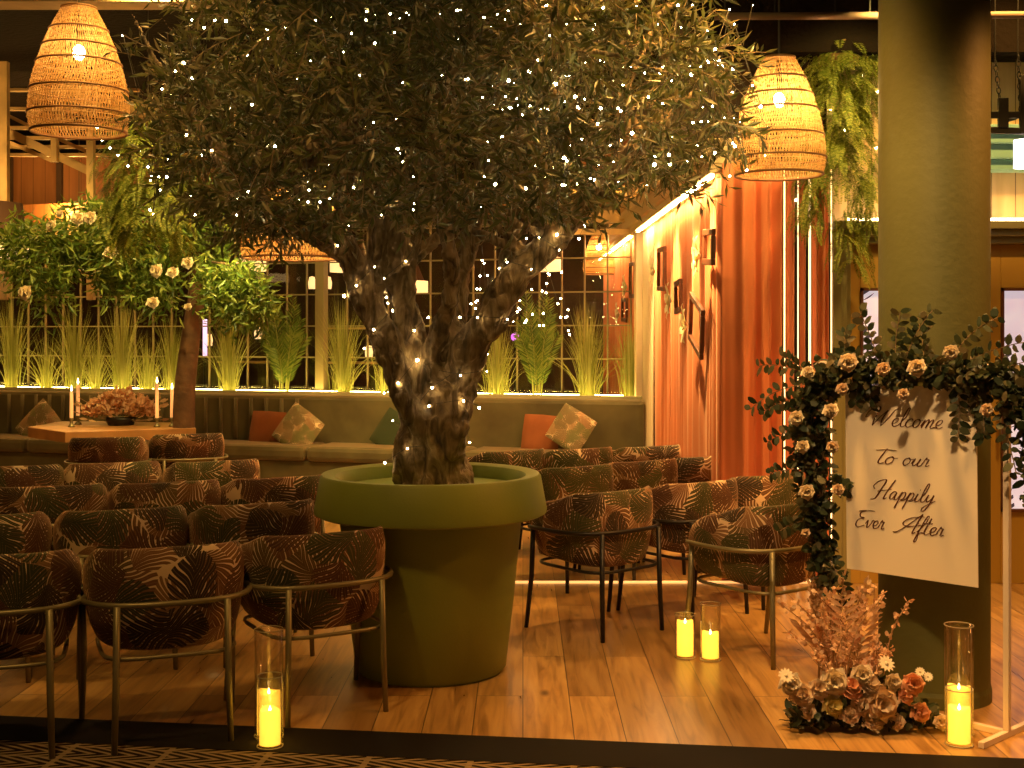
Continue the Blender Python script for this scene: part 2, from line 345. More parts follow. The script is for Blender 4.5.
def catmull(pts,n=8):
    pts=[Vector(p) for p in pts]; q=[pts[0]*2-pts[1]]+pts+[pts[-1]*2-pts[-2]]; out=[]
    for i in range(1,len(q)-2):
        for k in range(n):
            t=k/n; a,b,c,d=q[i-1],q[i],q[i+1],q[i+2]
            out.append(.5*((2*b)+(c-a)*t+(2*a-5*b+4*c-d)*t*t+(3*b-a-3*c+d)*t**3))
    out.append(pts[-1]); return out
def lamp(kind,name,loc,e,c=WARM,parent=None,size=.1,rot=None,spot=None,blend=.6,target=None,sy=None):
    l=bpy.data.lights.new(name,kind); l.energy=e; l.color=c
    if kind in('POINT','SPOT'): l.shadow_soft_size=size
    if kind=='AREA':
        l.size=size
        if sy: l.shape='RECTANGLE'; l.size_y=sy
    if spot: l.spot_size=R(spot); l.spot_blend=blend
    o=bpy.data.objects.new(name,l); col.objects.link(o); o.location=loc
    if target is not None: o.rotation_euler=(Vector(target)-Vector(loc)).to_track_quat('-Z','Y').to_euler()
    if parent is not None: o.parent=parent
    return o
# ---------------------------------------------------------------- setting
ex=lambda x: 5.08-.13*(x+2.07)      # near edge of black strip
ex2=lambda x: 5.40-.13*(x+2.21)     # far edge of black strip
XL,XR,YB=-9.0,5.5,21.0
b=MB(); b.add([(XL,ex2(XL),0),(XR,ex2(XR),0),(XR,YB,0),(XL,YB,0),(XL,ex2(XL),-.1),(XR,ex2(XR),-.1),(XR,YB,-.1),(XL,YB,-.1)],[(0,1,2,3),(4,7,6,5),(0,4,5,1)])
struct(b.build('floor',M['floor']))
b=MB(); b.add([(XL,ex(XL),.002),(XR,ex(XR),.002),(XR,ex2(XR),.002),(XL,ex2(XL),.002),(XL,ex(XL),-.1),(XR,ex(XR),-.1),(XR,ex2(XR),-.1),(XL,ex2(XL),-.1)],[(0,1,2,3),(0,4,5,1),(4,7,6,5)])
struct(b.build('trim_1',M['strip_black']))
b=MB(); b.add([(XL,-1.5,0),(XR,-1.5,0),(XR,ex(XR),0),(XL,ex(XL),0),(XL,-1.5,-.1),(XR,-1.5,-.1),(XR,ex(XR),-.1),(XL,ex(XL),-.1)],[(0,1,2,3),(4,7,6,5)])
struct(b.build('floor_carpet',M['carpet']))
b=MB(); b.box((XL,-1.5,4.5),(XR,YB,4.65)); struct(b.build('ceiling',M['ceil']))
b=MB(); b.box((XL-.1,-1.5,0),(XL,YB,4.5)); struct(b.build('wall_left',M['wall']))
b=MB(); b.box((XL,YB,0),(XR,YB+.1,4.5)); struct(b.build('wall_back',M['wall']))
b=MB(); b.box((XR,-1.5,0),(XR+.1,YB,4.5)); struct(b.build('wall_right',M['wall']))
# back run line of the banquette
B0=Vector((1.36,13.0,0)); BD=Vector((-.958,.287,0)); BN=Vector((.287,.958,0))  # BN points away from camera
def back(px,off=0.0):
    o=B0+BN*off; k=(px-512)/F   # o.x+s*BD.x = k*(o.y+s*BD.y)
    s=(k*o.y-o.x)/(BD.x-k*BD.y); return s,o+BD*s
def bp_(s,off,z): p=B0+BD*s+BN*off; return Vector((p.x,p.y,z))
def bbox(mb,s0,s1,o0,o1,z0,z1):
    vs=[bp_(s0,o0,z0),bp_(s1,o0,z0),bp_(s1,o1,z0),bp_(s0,o1,z0),bp_(s0,o0,z1),bp_(s1,o0,z1),bp_(s1,o1,z1),bp_(s0,o1,z1)]
    return mb.add(vs,[(0,3,2,1),(4,5,6,7),(0,1,5,4),(1,2,6,5),(2,3,7,6),(3,0,4,7)])
SL=9.6
# ---- side curtain wall (x = WX(y))
WX=lambda y: 1.383+.0096*(13-y)
WT=2.71
struct(MB().add([(WX(8.4)+.12,8.6,0),(WX(YB)+.12,YB,0),(WX(YB)+.12,YB,4.5),(WX(8.4)+.12,8.4,4.5),(WX(8.4)+.3,8.4,0),(WX(YB)+.3,YB,0),(WX(YB)+.3,YB,4.5),(WX(8.4)+.3,8.4,4.5)],[(0,1,2,3),(7,6,5,4),(0,3,7,4),(1,5,6,2)]).build('wall_curtain_side',M['wall']))
def curtain_mesh(path,nrm,z0,z1,amp,wl,seed):
    rs=random.Random(seed); L=(path[1]-path[0]).length; d=(path[1]-path[0]).normalized(); n=int(L/wl*10); rows=14
    ph=[];a=0
    for i in range(n+1): a+=2*PI*(L/n)/wl*(1+.5*math.sin(i*.07+seed)); ph.append(a)
    vs=[];fs=[]
    for r in range(rows+1):
        t=r/rows; z=z0+(z1-z0)*t
        for i in range(n+1):
            am=amp*(.75+.25*math.sin(i*.031+seed*2)) *(1.1-.35*t)
            o=am*math.sin(ph[i]+.35*math.sin(z*1.3+i*.02))+am*.3*math.sin(ph[i]*2.3+z*.6)
            p=path[0]+d*(L*i/n)+nrm*o; vs.append((p.x,p.y,z))
    for r in range(rows):
        for i in range(n): k=r*(n+1)+i; fs.append((k,k+1,k+n+2,k+n+1))
    b=MB(); b.add(vs,fs); return b
def curtain(name,a,c,nrm,z0,z1,amp,wl,seed,label):
    b=curtain_mesh((Vector(a),Vector(c)),Vector(nrm),z0,z1,amp,wl,seed); o=b.build(name,M['curtain'],smooth=True)
    s=o.modifiers.new('thick','SOLIDIFY'); s.thickness=.006; return setp(o,label,'curtain',None)
curtain('velvet_curtain',(WX(8.35),8.35,0),(WX(10.9),10.9,0),(-1,0,0),.02,WT,.035,.21,1,'salmon velvet curtain on the side wall nearest the front corner, hung with picture frames')
curtain('velvet_curtain',(WX(10.93),10.93,0),(WX(12.1),12.1,0),(-1,0,0),.02,WT,.035,.21,2,'salmon velvet curtain on the side wall beside the end of the banquette')
curtain('velvet_curtain',(WX(13.85),13.85,0),(WX(18),18,0),(-1,0,0),.02,WT,.035,.21,3,'washed salmon curtain seen through the grid window at the back')
o=curtain('cream_curtain',(WX(12.13),12.13,0),(WX(13.05),13.05,0),(-1,0,0),.02,WT,.03,.2,8,'narrow cream curtain strip at the end of the side wall beside the window corner')
o.data.materials.clear(); o.data.materials.append(M['curtain_cream'])
# front facing curtains, in panels with gaps where light from behind shows
FY=8.25
def FX(px): return (px-512)/F*FY
pan=[(723,781,'widest deep orange curtain panel at the corner under the rattan lamp'),(786.5,794.5,'narrow rust curtain strip between the first two vertical light tubes'),(800,806,'narrow rust curtain strip left of the brightest light tube'),(812.5,828,'dark red curtain panel beside the green door frame')]
for i,(a,c,lab) in enumerate(pan):
    curtain('velvet_curtain',(FX(a),FY,0),(FX(c),FY,0),(0,1,0),.02,2.78,.085 if i==0 else .035,.125 if i==0 else .06,5+i,lab)
tr=empty('light_tube_row')
bpy.data.objects.remove(tr)
for i,px in enumerate((783.8,797.3,809,830.5)):
    lab=['leftmost thin vertical light tube between the orange curtains','second vertical light tube from the left between the orange curtains','bright vertical light tube just left of the dark red curtain panel','vertical light tube against the green door frame'][i]
    o=MB().tube([(FX(px),FY-.02,.02),(FX(px),FY-.02,2.74)],[(.005,.004,.008,.004)[i]]*2,8).build('light_tube',M['led_t'],smooth=True); setp(o,lab,'light','vertical light tubes in the curtains')  # added glowing rods stand in for backlight showing through the gaps
struct(MB().box((FX(735),FY+.12,0),(FX(831),FY+.2,4.5)).build('wall_curtain_front',M['wall']))
# cornice and strip
cb=MB()
for z0,z1,w in ((2.72,2.78,.12),(2.78,2.9,.16),(2.9,2.95,.22)):
    cb.add([(WX(8.3)-w,8.3,z0),(WX(19)-w,19,z0),(WX(19)+.1,19,z0),(WX(8.3)+.1,8.3,z0),(WX(8.3)-w,8.3,z1),(WX(19)-w,19,z1),(WX(19)+.1,19,z1),(WX(8.3)+.1,8.3,z1)],[(0,3,2,1),(4,5,6,7),(0,1,5,4),(1,2,6,5),(2,3,7,6),(3,0,4,7)])
struct(cb.build('trim_2',M['cornice'],bevel=.008))
o=MB().obox((WX(8.4)-.085,8.4,2.712),(WX(12.9)-.085,12.9,2.712),.03,.015).build('led_strip',M['led_c']); setp(o,'bright warm light strip under the cornice washing down the side curtain','light')
o=MB().obox((WX(13.6)-.085,13.6,2.712),(WX(17.9)-.085,17.9,2.712),.03,.015).build('led_strip',M['led_c']); setp(o,'warm light strip under the cornice seen through the grid window','light')
# end pillar between window and curtain
struct(MB().box((1.30,13.12,0),(1.42,13.32,3.6)).build('trim_3',M['curtain_cream'],bevel=.01))
# floor LED / bright threshold line
o=MB().box((.0,8.27,0),(FX(831),8.295,.012)).build('floor_light_strip',M['led_floor']); setp(o,'thin glowing light strip set along the floor behind the right chairs','light')
# picture frames on the side curtain
def picture(pxc,py0,py1,wd,tilt,lab,fl):
    y=1797/(pxc-500); zc=CH+(HY-(py0+py1)/2)/F*y; h=(py1-py0)/F*y
    e=empty('picture_frame',(WX(y)-.065,y,zc),0,lab,'picture frame','empty picture frames on the curtain wall')
    e.rotation_euler=(R(tilt),0,0)
    b=MB(); t=.045; w=wd/2; hh=h/2
    b.box((-.015,-w,hh-t),(.015,w,hh)); b.box((-.015,-w,-hh),(.015,w,-hh+t)); b.box((-.015,-w,-hh+t),(.015,-w+t,hh-t)); b.box((-.015,w-t,-hh+t),(.015,w,hh-t))
    b.build('moulding',M['frame'],e,bevel=.006)
    # flat hand-sized paper blossom pinned to the frame
    b=MB(); c=Vector((-.04,-w*fl[0],hh*fl[1]))
    for i in range(7):
        a=i*2*PI/7+.3; d=Vector((-.25,math.cos(a),math.sin(a))); b.rleaf(c,d,Vector((-1,0,0)),.17,.08)
    for i in range(5):
        a=i*2*PI/5; d=Vector((-.9,math.cos(a),math.sin(a))); b.rleaf(c,d,Vector((-1,0,0)),.08,.05)
    b.sphere(c-Vector((.02,0,0)),.02); b.build('paper_flower',M['paper'],e,smooth=True); return e
picture(708,229,265,.42,4,'highest tilted wooden frame with cream paper flower, nearest the orange curtain fold',(-.5,-.5))
picture(661,247,291,.5,2,'leftmost upright wooden frame on the curtain wall with cream flower on its edge',(-.5,-.1))
picture(677.5,280,313,.34,-3,'smallest wooden frame between two larger frames on the curtain wall',(-.5,-.2))
picture(695.5,300,350,.62,14,'lowest strongly tilted wooden frame on the curtain wall with cream flower',(-.5,-.2))
for pxc,a,c,lab in ((632,262,298,'upper frame on the washed curtain seen through the grid window'),(624,298,322,'lower frame on the washed curtain seen through the grid window')):
    picture(pxc,a,c,.6,2,lab,(-.6,-.4))
# ---- door wall at the right
DY=8.25
def DX(px): return (px-512)/F*DY
def DZ(py): return CH+(HY-py)/F*DY
struct(MB().box((DX(831),DY+.10,0),(XR,DY+.3,4.5)).build('wall_door_side',M['wood_lit']))
dw=empty('door_1',(0,0,0)); struct(dw)
b=MB()
for k,(i,j) in enumerate(((831,840),(840,846),(846,851))):   # stepped jamb
    b.box((DX(i),DY-.06+.03*k,0),(DX(j),DY+.1,DZ(228+k*7)))
for k,(y0,y1) in enumerate(((222,230),(230,237),(237,244))):
    b.box((DX(831),DY-.10+.03*k,DZ(y1)),(XR,DY+.1,DZ(y0)))
b.build('door_frame',M['green_paint'],dw,bevel=.006)
def leafdoor(x0,x1,gx0,gx1,parent):
    z1=DZ(244); gz0=DZ(512); gz1=DZ(288)
    b=MB(); b.box((x0,DY+.02,0),(gx0,DY+.08,z1)); b.box((gx1,DY+.02,0),(x1,DY+.08,z1)); b.box((gx0,DY+.02,gz1),(gx1,DY+.08,z1)); b.box((gx0,DY+.02,0),(gx1,DY+.08,gz0))
    d=b.build('door_leaf',M['door_panel'],parent,bevel=.004)
    b=MB(); t=.018
    for (a,c,e,f) in ((gx0,gx0+t,gz0,gz1),(gx1-t,gx1,gz0,gz1),(gx0,gx1,gz1-t,gz1),(gx0,gx1,gz0,gz0+t)): b.box((a,DY+.005,e),(c,DY+.05,f))
    b.build('glazing_bead',M['frame'],d)
    MB().box((gx0+t,DY+.035,gz0+t),(gx1-t,DY+.05,gz1-t)).build('pane',M['doorglass'],d)
    MB().tube([(x0+.05,DY-.03,.95),(x0+.05,DY-.03,1.2)],.01).build('door_handle',M['bronze'],d,smooth=True)
leafdoor(DX(851),DX(918),DX(861),DX(908),dw)
leafdoor(DX(920),DX(989),DX(930),DX(978),dw)
leafdoor(DX(991),DX(1062),DX(1002),DX(1052),dw)
# cornice above: teal mouldings and lit boards
b=MB()
for y0,y1,o_ in ((128,136,.26),(136,146,.22),(146,160,.18),(160,171,.14)): b.box((DX(895),DY-o_+.1,DZ(y1)),(XR,DY+.1,DZ(y0)))
struct(b.build('trim_4',M['teal'],bevel=.008))
o=MB().box((DX(845),DY-.06,DZ(222)+.003),(XR,DY-.03,DZ(222)+.02)).build('led_strip',M['led_w']); setp(o,'warm light strip on top of the green door frame','light')
# iron hanging bracket with chains at far right
ch=empty('hanging_lantern',P(1006,60,7.6),0,'dark iron hanging lantern frame on two chains beside the column top','lamp')
rel=lambda px,py,d=7.6: P(px,py,d)-P(1006,60,7.6)
def chain(mb,a,c,n,r=.012):
    a=Vector(a); c=Vector(c); d=(c-a)/n
    for i in range(n):
        m0=a+d*(i+.5); s=d.cross(Vector((0,1,0))).normalized() if i%2 else Vector((0,1,0)); u=d.normalized()
        pts=[m0+u*d.length*.62*math.cos(t*PI/4)+s*r*math.sin(t*PI/4) for t in range(9)]
        mb.tube(pts,.0035,5,False)
for a_,c_,n_ in ((rel(995,60),rel(1001,110),9),(rel(1018,55),rel(1021,112),10)):
    b=MB(); chain(b,a_,c_,n_); b.build('chain',M['darkmetal'],ch,smooth=True)
b=MB(); b.obox(rel(989,115),rel(1040,115),.02,.04); b.obox(rel(989,130),rel(1040,132),.02,.04); b.obox(rel(1003,98),rel(1003,128),.06,.03); b.obox(rel(1023,75),rel(1023,134),.04,.03); b.obox(rel(1002,120),rel(1022,114,7.9),.04,.04); b.build('iron_frame',M['darkmetal'],ch,bevel=.003)
b=MB(); b.tube([rel(1023,140),rel(1023,168)],.055,14); b.build('glass_light',M['tealglow'],ch,smooth=True)
MB().tube([rel(995,60),rel(995,-60)],.005).build('cord',M['darkmetal'],ch); MB().tube([rel(1018,55),rel(1018,-60)],.005).build('cord',M['darkmetal'],ch)
# bulkhead and pipe under the ceiling
struct(MB().box((P(690,0,7.9).x,7.9,P(0,52,7.9).z),(XR,8.2,4.5)).build('trim_5',M['ceil']))
o=MB().tube([P(715,16.4,7.3),P(1200,14,7.3)],.022,10).build('ceiling_pipe',M['pipe'],smooth=True); setp(o,'thin horizontal copper pipe under the dark ceiling right of the tree','pipe')
for px in (775,865):
    pass
for px in (725,775,835,870): b=MB(); b.tube([P(px,16,7.3)+Vector((0,0,0)),Vector((P(px,16,7.3).x,7.3,4.5))],.006,6); b.build('pipe_hanger',M['darkmetal'],o)
struct(MB().box((P(-60,0,7.6).x,7.55,P(0,3.5,7.6).z),(P(500,0,7.6).x,7.75,P(0,3.5,7.6).z+.16)).build('trim_6',M['beam']))
# ---- column
e=empty('round_column',(1.930,5.72,0),0,'tall round olive painted column behind the welcome sign','column')
e['kind']='structure'
MB().lathe([(.2440,0),(.2440,4.5)],64).build('shaft',M['column'],e,smooth=True)
MB().lathe([(.2440,0),(.250,.0),(.250,.05),(.2440,.07)],64).build('base_ring',M['column'],e,smooth=False)
# ---------------------------------------------------------------- banquette
SB0,SB1=-.05,SL
bq=empty('banquette_sofa',(0,0,0),0,'long olive velvet banquette running below the grid window','sofa')
b=MB(); bbox(b,SB0,SB1,-.20,.02,.38,.965); o=b.build('backrest',M['banq'],bq,bevel=.045)
b=MB(); s=SB0+.02
while s<SB1-.5:
    e1=min(s+1.75,SB1); bb=MB(); bbox(bb,s,e1-.015,-.82,-.205,.30,.46); bb.build('seat_cushion',M['banq'],bq,bevel=.05); s=e1
b=MB(); bbox(b,SB0+.03,SB1-.03,-.76,-.02,.0,.30); b.build('plinth',M['banq'],bq,bevel=.01)
b=MB(); s=SB0+3.9
while s<SB1-.1:
    b.tube([bp_(s,-.215,.47),bp_(s,-.215,.93)],.022,8); s+=.19
b.build('channel_tufting',M['banq'],bq,smooth=True)
# planter ledge
pl=empty('planter_ledge',(0,0,0),0,'cream planter ledge behind the banquette holding the lit grasses','planter')
b=MB(); bbox(b,.02,SB1,.03,.07,.0,1.0); bbox(b,.15,SB1,.50,.54,.0,.99); bbox(b,.15,SB1,.07,.50,.0,.90); b.build('trough',M['planter'],pl,bevel=.004)
b=MB(); bbox(b,.18,SB1,.46,.485,.975,.990); b.build('light_strip',M['led_g'],pl)
b=MB(); bbox(b,.12,SB1,.08,.10,.92,.95); b.build('light_strip',M['led_g'],pl)
# grasses
def grass_clump(px,ytop,n,spread,lab,w=1.0):
    s,p=back(px,.27); z0=.9; H=CH+(HY-ytop)/F*p.y-z0
    b=MB()
    for i in range(n):
        a=rnd(0,2*PI); rr=abs(random.gauss(0,.05))*w; sp=abs(random.gauss(0,1))*spread*.16
        if random.random()<.10: sp*=2.6
        h=H*rnd(.55,1.0); h*= (1-.25*min(1,sp*2)); a2=a+rnd(-.5,.5); bw=rnd(.006,.011)
        base=Vector((rr*math.cos(a),rr*math.sin(a)*.6,0)); d=Vector((math.cos(a2),math.sin(a2)*.55,0)); side=Vector((-d.y,d.x,0)); side=(side+Vector((.8*random.choice((-1,1)),0,0))).normalized()
        pts=[]
        for t in (0,.25,.5,.75,1): pts.append(base+d*(sp*t*(.35+t*t*.9))+Vector((0,0,h*(t-.12*sp*t*t*2))))
        vs=[];fs=[]
        for k,q in enumerate(pts):
            wk=bw*(1,.95,.8,.55,.1)[k]/2; vs+= [q-side*wk,q+side*wk]
        for k in range(4): fs.append((2*k,2*k+1,2*k+3,2*k+2))
        b.add(vs,fs)
    o=b.build('ornamental_grass',M['grass'],smooth=True); o.location=(p.x,p.y,z0); return setp(o,lab,'plant','lit ornamental grasses behind the banquette')
for a in ((12,282,170,.9,'lit tall grass at the far left edge of the window ledge'),
          (47,320,90,1.3,'shorter lit grass between the two leftmost tall clumps'),
          (75,292,190,1.0,'second tall lit grass from the left, under the white roses'),
          (96,322,110,1.2,'short bright grass behind the left table candles'),
          (122,288,190,1.0,'tall lit grass rising behind the table flowers'),
          (148,325,90,1.3,'short bright grass right of the table flowers'),
          (172,305,150,.8,'lit grass just left of the leaning brown trunk'),
          (229,292,190,1.0,'tall lit grass below the bright leafy branch, right of the leaning trunk'),
          (342,288,200,1.1,'tall lit grass right of the window post'),
          (384,345,60,.8,'small lit grass peeking left of the olive trunk'),
          (497,312,170,.9,'lit grass directly right of the olive trunk'),
          (587,292,210,1.0,'tall lit grass between the bushy palm and the window corner'),
          (630,312,130,.6,'lit grass at the right end of the window ledge')): grass_clump(*a)
def palmplant(px,ytop,lab,w):
    s,p=back(px,.27); z0=.9; H=CH+(HY-ytop)/F*p.y-z0
    e=empty('potted_palm',(p.x,p.y,z0),0,lab,'plant','feathery palms on the window ledge')
    b=MB(); st=MB()
    for i in range(13):
        a=i*2.4+1; q_=i/12; d=Vector((math.cos(a)*(1 if abs(math.cos(a))>.3 else 2),math.sin(a)*.5,0)).normalized(); top=H*(1.0-.42*q_)*rnd(.92,1); sp=w*(.35+.75*q_)
        N_=16; pts=[Vector((.05*math.cos(a),.04*math.sin(a),0))+d*(sp*t**2.2)+Vector((0,0,top*(t-.12*q_*t**4))) for t in [k/N_ for k in range(N_+1)]]
        st.tube(pts,[.007*(1-k/(N_+2)) for k in range(N_+1)],4,False)
        for k in range(5,N_+1):
            for j in range(2):
                q=pts[k-1].lerp(pts[k],j/2); t=(k+j/2)/N_; dd=(pts[k]-pts[k-1]).normalized()
                side=dd.cross(Vector((math.sin(a)*.3,1,.1))).normalized(); L=.13*math.sin(PI*min(1,(t-.22)*1.1))+.03
                for sg in (-1,1): b.leaf(q,side*sg+dd*1.1+rvec()*.15,Vector((0,1,0)),L,.015,.1)
    st.build('stems',M['grass'],e,smooth=True); b.build('fronds',M['leafgreen'],e)
palmplant(284,290,'feathery green palm between two grass clumps, left of the window post',.24)
palmplant(537,283,'bushy dark palm between two grass clumps, right of the olive trunk',.20)
# ---------------------------------------------------------------- window grid
WO=.75
win=empty('window_1',(0,0,0)); struct(win)
b=MB(); s0,s1=.27,SL
s=s0; k=0
while s<s1:
    w=.015; bbox(b,s,s+w,WO,WO+.03,.9,2.95); s+=.262
for z in (1.372,1.745,2.12,2.50,2.88): bbox(b,s0,s1,WO-.005,WO+.035,z-.008,z+.008)
bbox(b,s0,s1,WO-.03,WO+.07,.86,.93); bbox(b,s0,s1,WO-.06,WO+.09,2.9,3.05)
b.build('window_frame',M['mullion'],win)
b=MB(); bbox(b,s0,s1,WO+.012,WO+.018,.93,2.9); b.build('pane',M['pane'],win)
s,p=back(321,.6); b=MB(); bbox(b,s-.055,s+.055,.55,.68,0,3.3); struct(b.build('trim_7',M['mullion'],bevel=.008))
b=MB(); bbox(b,.5,SL+2,.6,1.0,3.05,3.3); struct(b.build('trim_8',M['wood_dark'],bevel=.01))
b=MB(); bbox(b,.3,SL+2,WO-.02,WO+.08,0,.86); struct(b.build('wall_under_window',M['wall']))
# room beyond: brown panels, shelves, lamps
b=MB(); bbox(b,-.1,SL+2,5.2,5.3,0,3.9); struct(b.build('wall_beyond',M['wall']))
for (px,w,z0,z1,lab) in ((250,.5,.9,1.9,'dark open shelf beyond the window left of the palm'),(365,.6,.8,1.75,'dark cabinet beyond the window near the olive trunk')):
    s,p=back(px,4.6); e=empty('shelf_unit',(0,0,0),0,lab,'shelf'); 
    for q in (s-w,s+w-.04): b=MB(); bbox(b,q,q+.04,4.4,4.8,0,z1); b.build('side_panel',M['wall'],e)
    for z in (.3,.75,1.2,z1-.03): b=MB(); bbox(b,s-w+.04,s+w-.04,4.4,4.8,z,z+.03); b.build('shelf_board',M['beam'],e)
def drum(px,py0,py1,d,wpx,m,lab,tp=.8,glow='shadeglow',band=.38):
    c=P(px,py1,d); r=wpx/2/F*d; h=(py1-py0)/F*d
    e=empty('drum_pendant',c,0,lab,'lamp','pendant lamps seen beyond the tables')
    MB().lathe([(r*tp,h),(r*(tp+(1-tp)*.7),h*band),(r*.98,h*band),(r*.96,h*band-.01)],32).build('lamp_shade',M[m],e,smooth=True)
    MB().lathe([(r,h*band),(r*1.0,0),(r*.97,0),(r*.96,h*band)],32).build('glowing_rim',M[glow],e,smooth=True)
    MB().lathe([(r*tp,h),(.01,h+.01)],24).build('shade_top',M[m],e)
    MB().tube([(0,0,h),(0,0,4.5-c.z)],.006,6).build('cord',M['wire'],e)
    MB().sphere((0,0,h*.5),.04).build('bulb',M['bulb'],e,smooth=True)
    return e
drum(-8,203,257,12.6,72,'brownshade','large dark lamp shade cut off at the left edge, with glowing rim',.8,band=.18)
drum(79,248,269,16.5,42,'brownshade','wide low lamp with glowing orange rim under the white roses',.7)
drum(247,240,271,15.5,38,'redshade','lamp with white glowing rim above the bright leafy branch',.7)
drum(543,236,271,16.5,37,'redshade','red lamp shade with pink glowing rim, right of the olive trunk',.45)
drum(350,236,272,15.2,40,'brownshade','lamp with glowing rim just left of the olive trunk',.6)
drum(400,262,293,16,56,'brownshade','low orange rimmed lamp showing between the olive stems',.6)
# small candle lanterns / bottles beyond
for px,py,lab in ((258,333,'small glowing lantern beyond the window left of the palm'),(369,352,'small glowing candle bowl beyond the window beside the olive trunk'),(209,340,'tiny bright wall light beyond the window beside the leaning trunk'),(312,283,'left of two tiny wall lights beside the window post'),(328,283,'right of two tiny wall lights beside the window post')):
    s,p=back(px,4.3); z=CH+(HY-py)/F*p.y
    e=empty('glow_lantern',(p.x,p.y,z),0,lab,'lamp')
    MB().lathe([(.001,-.09),(.05,-.09),(.06,0),(.04,.09),(.001,.10)],14).build('glowing_globe',M['shadeglow'],e,smooth=True)
    MB().tube([(0,0,-.09),(0,0,-.14)],.03,10).build('holder',M['darkmetal'],e); MB().tube([(0,0,.09),(0,0,4.0-z)],.004,5).build('cord',M['wire'],e)
s,p=back(205,2.2); o=MB().tube([(p.x,p.y,1.35),(p.x,p.y,1.85)],.03,10).build('purple_tube',mat('pinkglow',(.7,.5,.6),em=(.9,.6,.9),es=1.6),smooth=True); setp(o,'pale purple upright glow tube beyond the window beside the leaning trunk','light')
MB().tube([(p.x,p.y,0),(p.x,p.y,1.35)],.02).build('pole',M['darkmetal'],o)
s,p=back(515,4.4); o=MB().sphere((p.x,p.y,CH+(HY-337)/F*p.y),.06,12,8).build('purple_lamp',M['purple'],smooth=True); setp(o,'small magenta light beyond the window left of the bushy palm','light')
MB().tube([(p.x,p.y,0),(p.x,p.y,CH+(HY-337)/F*p.y-.05)],.02).build('pole',M['darkmetal'],o)
# ---- wooden truss structure upper left
def beam(p,q,w,h,lab=None,name='roof_beam'):
    o=MB().obox(p,q,w,h).build(name,M['beam'],bevel=.004); o['kind']='structure'; return o
D=13.2
for i,(x0,y0,x1,y1,h) in enumerate(((-15,24,42,56,.07),(-15,121,97,175,.085),(-15,132,53,161,.04),(9,116,50,136,.035),(59,139,90,153,.04),(60,85,130,120,.05))):
    beam(P(x0,y0,D+.1*i),P(x1,y1,D+.1*i),.10,h)
for i,(y,x0,x1) in enumerate(((17,-20,60),(109,-20,140),(128,-20,200),(138,-20,200),(147,-20,200),(155,-20,200),(90,-20,140))):
    beam(P(x0,y,D+.7+.1*i),P(x1,y,D+.7+.1*i),.08,.035)
for px,y0,y1,w in ((4,36,300,9),(55,120,162,6),(91,130,300,7),(13,-5,28,2)):
    d=D-.1; beam(P(px,y0,d),P(px,y1,d),w/F*d,.08)
struct(MB().box((XL,16.7,2.9),(P(240,0,16.7).x,16.8,P(0,155,16.7).z)).build('wall_panel_left',M['wood_dark']))
b=MB(); 
for px in (7,57): b.box((P(px,0,16.65).x,16.62,2.9),(P(px+5,0,16.65).x,16.7,P(0,157,16.65).z))
struct(b.build('trim_9',M['wall']))
# right truss by the curtain wall top
for (x0,y0,x1,y1,h,d) in ((570,190,668,190,.09,12.6),(560,218,640,216,.13,13.6),(560,232,640,232,.06,13.4),(617,214,648,182,.05,12.9),(560,207,650,204,.05,14.5),(560,176,680,176,.05,11.8)):
    beam(P(x0,y0,d),P(x1,y1,d),.10,h)
struct(MB().box((P(560,0,14.8).x,14.8,P(0,220,14.8).z),(P(660,0,14.8).x,14.9,4.0)).build('wall_upper_back',M['wood_dark']))
beam((WX(12.9)-.5,12.9,3.05),(WX(8.6)-.5,8.6,3.05),.08,.10); beam((WX(12.9)-.28,12.9,3.0),(WX(8.6)-.28,8.6,3.0),.06,.06)
